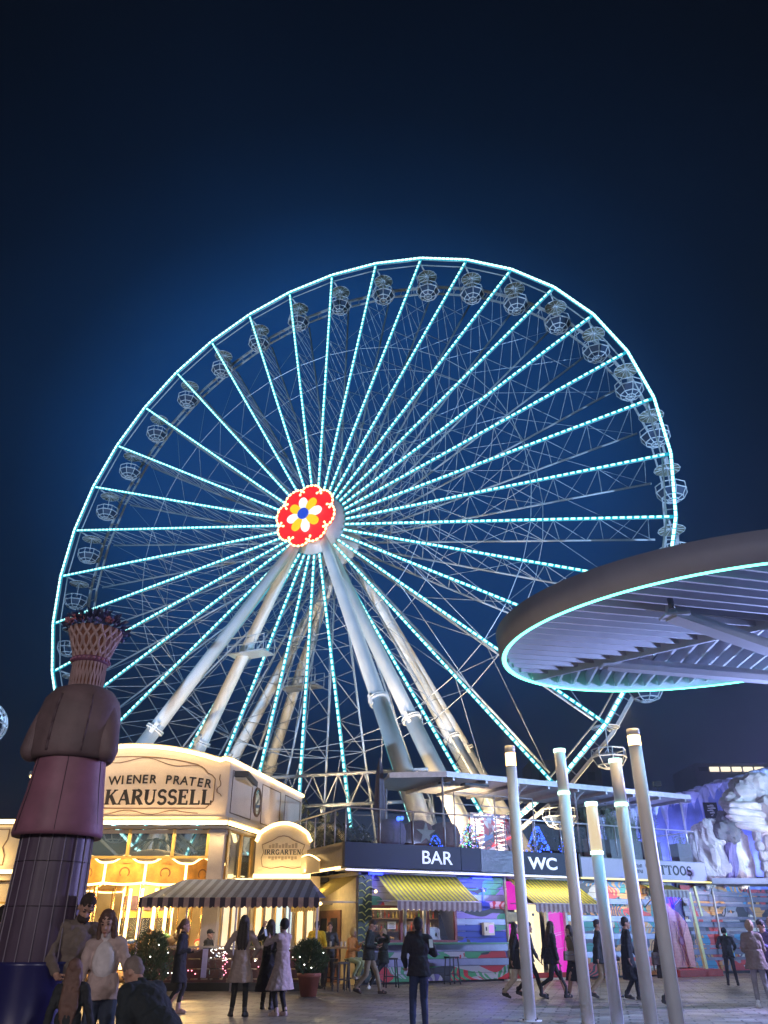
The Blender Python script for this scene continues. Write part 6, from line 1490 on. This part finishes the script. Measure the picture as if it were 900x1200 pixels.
def bag(lab, x, y, z, rz=0, col=(.02,.02,.02), w=.26, h=.22, d=.1, strap=.25):
    o = thing('bag', lab, 'bag', (x,y,z), rz); m = MB()
    m.box((0,0,h/2),(w,d,h),taper=.9); b = m.build('pouch', cloth(col,.5), o); bv = b.modifiers.new('bevel','BEVEL'); bv.width = .02; bv.segments = 3
    m = MB(); m.path([Vector((w*.4*cos(t),0,h+strap*sin(t)-.01)) for t in [pi*i/10 for i in range(11)]], .009, 5); m.build('handle', cloth(col,.5), o)
    m = MB(); m.box((0,-d/2-.004,h*.62),(w*.9,.012,.02)); m.build('zip', MATS['brushed_steel'], o); return o
def phone(lab, x, y, z, rz=0, tilt=70):
    o = thing('phone', lab, 'phone', (x,y,z), rz); o.rotation_euler = (radians(tilt),0,rz); m = MB(); m.box((0,0,0),(.075,.15,.009)); m.build('casing', BLACK, o)
    m = MB(); m.box((0,0,.006),(.066,.135,.003)); m.build('screen', glow('phone_screen',(.5,.6,.8),.25), o); return o
R90 = radians(90)
WALK = dict(feet=((.08,-.30,0),(-.08,.34,0)), heel=(0,.09), hands=((.22,.14,.84),(-.22,-.24,.90)), lean=4)
def walk(**k): d = dict(WALK); d.update(k); return d
DK = (.014,.015,.019)
# by the figure
person('bearded man in a grey brown hooded jacket leaning on the giant figure, looking down', -3.60, 10.15, radians(38), 1.90, feet=((.12,.05,0),(-.12,.12,0)), lean=8, side=6, hyaw=-5, hpitch=26, top=(.17,.13,.105), hem=.78, puff=1.08, bottom=(.03,.03,.04), hair=(.04,.025,.02), style='crop', hood=True, beard=True, hands=((.10,-.34,1.12),(-.20,-.30,1.05)), vox=.010)
person('young woman with long brown hair in a white turtleneck under an open beige jacket', -3.02, 9.75, radians(12), 1.70, True, feet=((.14,0,0),(-.08,.05,0)), side=-4, hyaw=-8, hpitch=10, top=(.44,.33,.30), hem=.90, flare=.8, bottom=(.045,.06,.10), hair=(.09,.045,.03), style='long', inner=(.62,.56,.56), hands=((.34,-.10,.86),(-.25,-.16,.92)), legw=1.15, vox=.010)
person('little girl seen from behind, long loose brown hair, pink hem under a dark jacket', -2.98, 8.72, radians(188), 1.26, True, side=2, hpitch=-4, top=(.025,.027,.03), hem=.78, bottom=(.05,.05,.06), hair=(.15,.08,.06), style='long_down', skirt=((.50,.10,.22),.86), hands=((.30,.02,.84),(-.32,-.04,.88)), face=False, vox=.010)
person('crouching grey haired man in a dark jacket bending towards the little girl', -2.05, 8.45, radians(238), 1.80, feet=((.16,-.10,0),(-.16,.22,0)), heel=(0,.10), pelvis=(0,.08,.62), lean=44, hyaw=10, hpitch=-4, knees=((.25,-1,.5),(-.35,-1,.2)), top=(.016,.022,.026), hem=.80, puff=1.22, bottom=(.05,.06,.09), hair=(.20,.15,.13), style='crop', hands=((.20,-.42,.98),(-.22,-.42,.96)), vox=.010)
person('person in a dark blue jacket half cut off by the left edge', -6.12, 14.0, radians(200), 1.85, top=(.03,.045,.09), bottom=(.03,.03,.04), hair=(.02,.015,.015), style='short', face=False, puff=1.1)
# in front of the fence
person('woman in a black knee length coat with a ponytail and pale boots, standing in profile', -4.42, 19.4, radians(88), 1.74, True, feet=((.02,-.06,0),(-.04,.14,0)), heel=(0,.02), toes=(5,-10), lean=2, top=DK, hem=.56, flare=.6, bottom=DK, hair=(.14,.08,.05), style='tail', shoe=(.45,.30,.26), boot=.3, hands=((.16,-.24,1.16),(-.10,-.22,1.18)))
person('woman in a belted beige trench coat with long dark hair, seen from behind', -2.98, 18.75, radians(182), 1.80, True, feet=((.13,0,0),(-.13,.02,0)), toes=(20,-14), top=(.36,.27,.235), hem=.58, flare=1.25, pleat=7, bottom=DK, hair=(.025,.016,.014), style='long', shoe=(.03,.03,.035), face=False, hands=((.21,-.10,1.02),(-.21,-.10,1.02)), hint=((.9,.7,0),(-.9,.7,0)))
person('woman in a long pleated pale coat and black knit hat raising both hands', -2.14, 18.85, radians(-128), 1.74, True, feet=((.10,0,0),(-.10,.05,0)), top=(.44,.35,.34), hem=.46, flare=1.5, pleat=11, bottom=DK, hair=(.012,.012,.014), style='beanie', shoe=(.55,.42,.38), hands=((.10,-.34,1.42),(-.12,-.32,1.36)), face=True)
phone('dark phone held up by the woman in the long pale coat', -2.50, 18.62, 1.50, radians(52))
person('woman in a long black coat standing just behind the woman with the knit hat', -2.62, 20.4, radians(170), 1.74, True, top=DK, hem=.34, flare=1.1, bottom=DK, hair=(.03,.02,.018), style='long', face=False, hands=((.26,-.22,1.62),(-.27,0,.9)), hint=((.6,-.2,-1),None), grip=(.1,0))
# behind the fence
def seat_pose(**k):
    d = dict(pelvis=(0,0,.50), feet=((.12,-.42,0),(-.12,-.40,0)), knees=((0,-1,.6),(0,-1,.6)), hands=((.20,-.34,1.05),(-.20,-.34,1.05)), lean=6); d.update(k); return d
def bench(lab, x, y, rz): 
    o = thing('bench', lab, 'bench', (x,y,0), rz); m = MB(); m.box((0,.05,.42),(.9,.4,.05)); m.build('seat', MATS['table_wood'], o); m = MB(); m.box((0,.26,.72),(.9,.04,.4)); m.build('backrest', MATS['table_wood'], o)
    for s in (-.38,.38):
        l = MB(); l.bar((s,-.1,0),(s,-.1,.4),.05,.05); l.build('leg', DARKM, o); l = MB(); l.bar((s,.2,0),(s,.2,.4),.05,.05); l.build('leg', DARKM, o)
    return o
person('man with a dark peaked cap and black shirt seated sideways behind the fence', -5.52, 27.6, radians(78), 1.80, **seat_pose(pelvis=(0,0,.72), top=DK, hair=DK, style='cap')); bench('wooden bench under the man with the peaked cap', -5.6,27.6,radians(78))
person('seated silhouette with short hair behind the fence, right of another silhouette', -7.0, 28.2, radians(170), 1.70, **seat_pose(top=(.03,.025,.02), hair=(.05,.03,.02), style='short', face=False)); bench('wooden bench under the right silhouette of the pair behind the fence', -7.0,28.2,radians(170))
person('seated silhouette partly behind the left shrub, beyond the fence', -7.75, 28.6, radians(190), 1.66, True, **seat_pose(top=(.04,.03,.03), hair=(.06,.035,.02), style='bob', face=False)); bench('wooden bench under the silhouette behind the left shrub', -7.75,28.6,radians(190))
# alley and bar
person('man in a bright yellow jacket seen from behind at the high table', -2.10, 27.6, radians(165), 1.80, top=(.72,.48,.02), hem=.80, puff=1.18, bottom=(.55,.5,.4), hair=(.03,.02,.015), style='crop', face=False, hands=((.22,-.2,1.05),(-.2,-.25,1.1)))
person('man in a dark jacket facing the camera beside the yellow jacket', -1.78, 28.95, radians(10), 1.78, top=(.02,.022,.022), bottom=DK, hair=(.04,.025,.02), style='short', hands=((.2,-.26,1.1),(-.2,-.26,1.1)))
person('blond woman in an orange top and pale green trousers seated on a stool', -1.02, 27.05, radians(55), 1.68, True, pelvis=(0,0,.86), feet=((.10,-.26,.30),(-.10,-.20,.30)), knees=((0,-1,.3),(0,-1,.3)), top=(.62,.24,.05), hem=.92, bottom=(.42,.48,.26), hair=(.50,.34,.12), style='bob', shoe=(.55,.5,.45), hands=((.08,-.30,1.36),(-.12,-.32,1.22)), lean=8)
person('man in a dark jacket and beige trousers striding past the bar with his head down', -.42, 24.9, radians(80), 1.82, **walk(top=(.022,.026,.022), hem=.80, puff=1.05, bottom=(.30,.23,.16), hair=(.03,.02,.016), style='crop', hpitch=28, shoe=(.05,.03,.025), hands=((.16,-.18,1.16),(-.14,-.20,1.12)), legw=1.12))
person('woman in a dark olive jacket holding both hands to her face on a stool', -.02, 26.95, radians(-25), 1.70, True, pelvis=(0,0,.82), feet=((-.34,-.28,.04),(-.28,-.10,.25)), knees=((0,-1,.4),(0,-1,.4)), top=(.028,.034,.028), hem=.82, bottom=DK, hair=(.36,.26,.14), style='bob', shoe=(.7,.66,.6), hands=((.06,-.13,1.60),(-.06,-.13,1.58)), hint=((1,-.6,-.3),(-1,-.6,-.3)))
person('man in black jacket and blue jeans, back to the camera, holding a phone', .62, 16.0, radians(184), 1.72, feet=((.13,.03,0),(-.11,-.08,0)), top=(.012,.012,.022), hem=.84, puff=1.08, bottom=(.022,.035,.10), legw=1.15, hair=(.015,.012,.014), style='short', collar=(.012,.012,.02), face=False, hands=((.22,-.16,.98),(-.16,-.30,1.24)), hint=((.5,.9,0),(-.5,.9,0)), grip=(.4,.6))
phone('small lit phone in the right hand of the man in jeans', .83, 15.68, 1.33, radians(10))
# the group walking to the right
person('woman in a long black jacket and pale trousers walking right, leftmost of the walkers', 3.42, 23.4, radians(86), 1.70, True, **walk(top=DK, hem=.70, flare=.9, bottom=(.50,.42,.33), legw=1.25, hair=(.02,.015,.015), style='long', hands=((.12,-.2,1.1),(-.22,.1,.85))))
person('person in dark clothes mostly hidden by the leftmost light pole', 3.86, 23.9, radians(84), 1.74, **walk(top=(.03,.03,.035), bottom=DK, hair=(.03,.02,.02), style='short', face=False))
person('woman in black with long dark hair and heavy boots in a wide stride', 4.32, 23.1, radians(98), 1.74, True, **walk(feet=((.08,-.36,0),(-.08,.36,0)), top=DK, hem=.80, puff=1.1, bottom=(.012,.012,.014), legw=.95, hair=(.035,.022,.018), style='long', boot=.4, shoe=(.012,.012,.014), hands=((.22,.2,.85),(-.25,-.12,.80)), hyaw=10))
b1 = bag('small black bag hanging from the hand of the striding woman in black', 4.48, 22.85, .52, R90, w=.16, h=.14, d=.06, strap=.16)
person('woman in an olive jacket and black skirt behind the second light pole', 5.02, 23.7, radians(-70), 1.66, True, **walk(top=(.16,.14,.085), hem=.86, bottom=(.35,.22,.17), skirt=(DK,.42), hair=(.03,.02,.018), style='long', hands=((.2,-.22,1.0),(-.24,.1,.85))))
bag('grey brown square handbag at the hip of the woman in the olive jacket', 4.86, 23.35, .86, radians(10), (.20,.17,.15), .34, .22, .12, .4)
person('man in dark sunglasses, dark jacket and beige trousers walking right', 5.60, 23.3, radians(82), 1.79, **walk(feet=((.06,-.36,0),(-.08,.28,0)), top=(.022,.026,.03), hem=.78, bottom=(.36,.28,.20), legw=1.1, hair=(.025,.018,.015), style='crop', glasses=True, hands=((.18,-.30,.98),(-.2,.05,.85))))
bag('small black case in the hand of the man with sunglasses', 5.98, 23.05, .86, .3, w=.20, h=.10, d=.08, strap=.03)
person('tall man in a long black overcoat walking right between two light poles', 6.32, 23.2, radians(84), 1.84, **walk(feet=((.06,-.16,0),(-.08,.14,0)), heel=(0,.04), top=(.011,.012,.017), hem=.42, flare=.75, puff=1.06, bottom=DK, hair=(.02,.015,.013), style='short', hands=((.2,-.28,.92),(-.22,.0,.84))))
bag('black shopping bag carried by the man in the long overcoat', 6.62, 22.95, .50, .1, w=.24, h=.30, d=.1, strap=.12)
person('woman in dark clothes mostly hidden behind the rightmost light pole', 6.52, 21.0, radians(95), 1.62, True, **walk(feet=((.05,-.1,0),(-.05,.12,0)), top=(.03,.026,.024), hem=.62, bottom=DK, hair=(.04,.025,.02), style='long', legw=.85))
bag('brown shoulder bag of the woman behind the rightmost light pole', 6.36, 20.85, .84, .2, (.08,.05,.04), .24, .26, .1, .25)
person('man in black with a dark hat bending over at the mirror slats', 11.30, 29.3, radians(160), 1.66, lean=16, hpitch=20, feet=((.16,.05,0),(-.14,0,0)), top=(.018,.02,.02), bottom=DK, hair=DK, style='beanie', face=False, hands=((.24,-.26,1.2),(-.22,-.3,1.15)))
person('woman in a brown padded jacket, grey leggings and white trainers at the right', 8.62, 20.75, radians(165), 1.74, True, feet=((.12,.0,0),(-.14,.04,0)), top=(.17,.125,.10), hem=.76, flare=1.1, puff=1.2, bottom=(.24,.23,.24), hair=(.28,.18,.09), style='bob', shoe=(.75,.75,.75), face=False, hands=((.12,-.28,1.2),(-.12,-.28,1.2)))
person('person in a violet padded jacket looking down at a phone at the right edge', 9.12, 21.2, radians(-60), 1.76, top=(.10,.07,.20), hem=.80, puff=1.15, bottom=(.02,.02,.05), hair=(.03,.02,.02), style='short', hpitch=25, hands=((.10,-.30,1.25),(-.10,-.30,1.25)))
person('man in a blue jacket with a shaved head at the right edge', 9.52, 21.6, radians(-75), 1.84, top=(.04,.05,.20), bottom=(.02,.02,.04), skin=SKIN2, style='bald', hands=((.15,-.25,1.15),(-.2,-.2,1.1)))
phone('phone glowing faintly in the hands of the person in the violet jacket', 8.88, 20.98, 1.36, radians(30), 40)
# a puddle of plaza light comes from the soffits and lamps above; small litter bin cover in the paving
dc = thing('drain_cover','small round metal drain cover set in the paving near the light poles','drain cover',(3.35,17.6,.004)); m = MB(); m.lathe([(0,.004),(.09,.004),(.10,0)],16); m.build('lid', DARKM, dc)
# ------------------------------------------------------------------ thin night haze that catches the lights
hz_ = MB(); hz_.box((0,170,28.5),(500,480,59)); hm_ = bpy.data.materials.new('haze_air'); hm_.use_nodes = True; t = hm_.node_tree
t.nodes.remove(t.nodes['Principled BSDF']); v = t.nodes.new('ShaderNodeVolumePrincipled'); v.inputs['Density'].default_value = .0013; v.inputs['Color'].default_value = (.80,.90,1,1); v.inputs['Anisotropy'].default_value = .75
t.links.new(v.outputs[0], t.nodes['Material Output'].inputs['Volume']); tag(hz_.build('haze', hm_), kind='stuff')
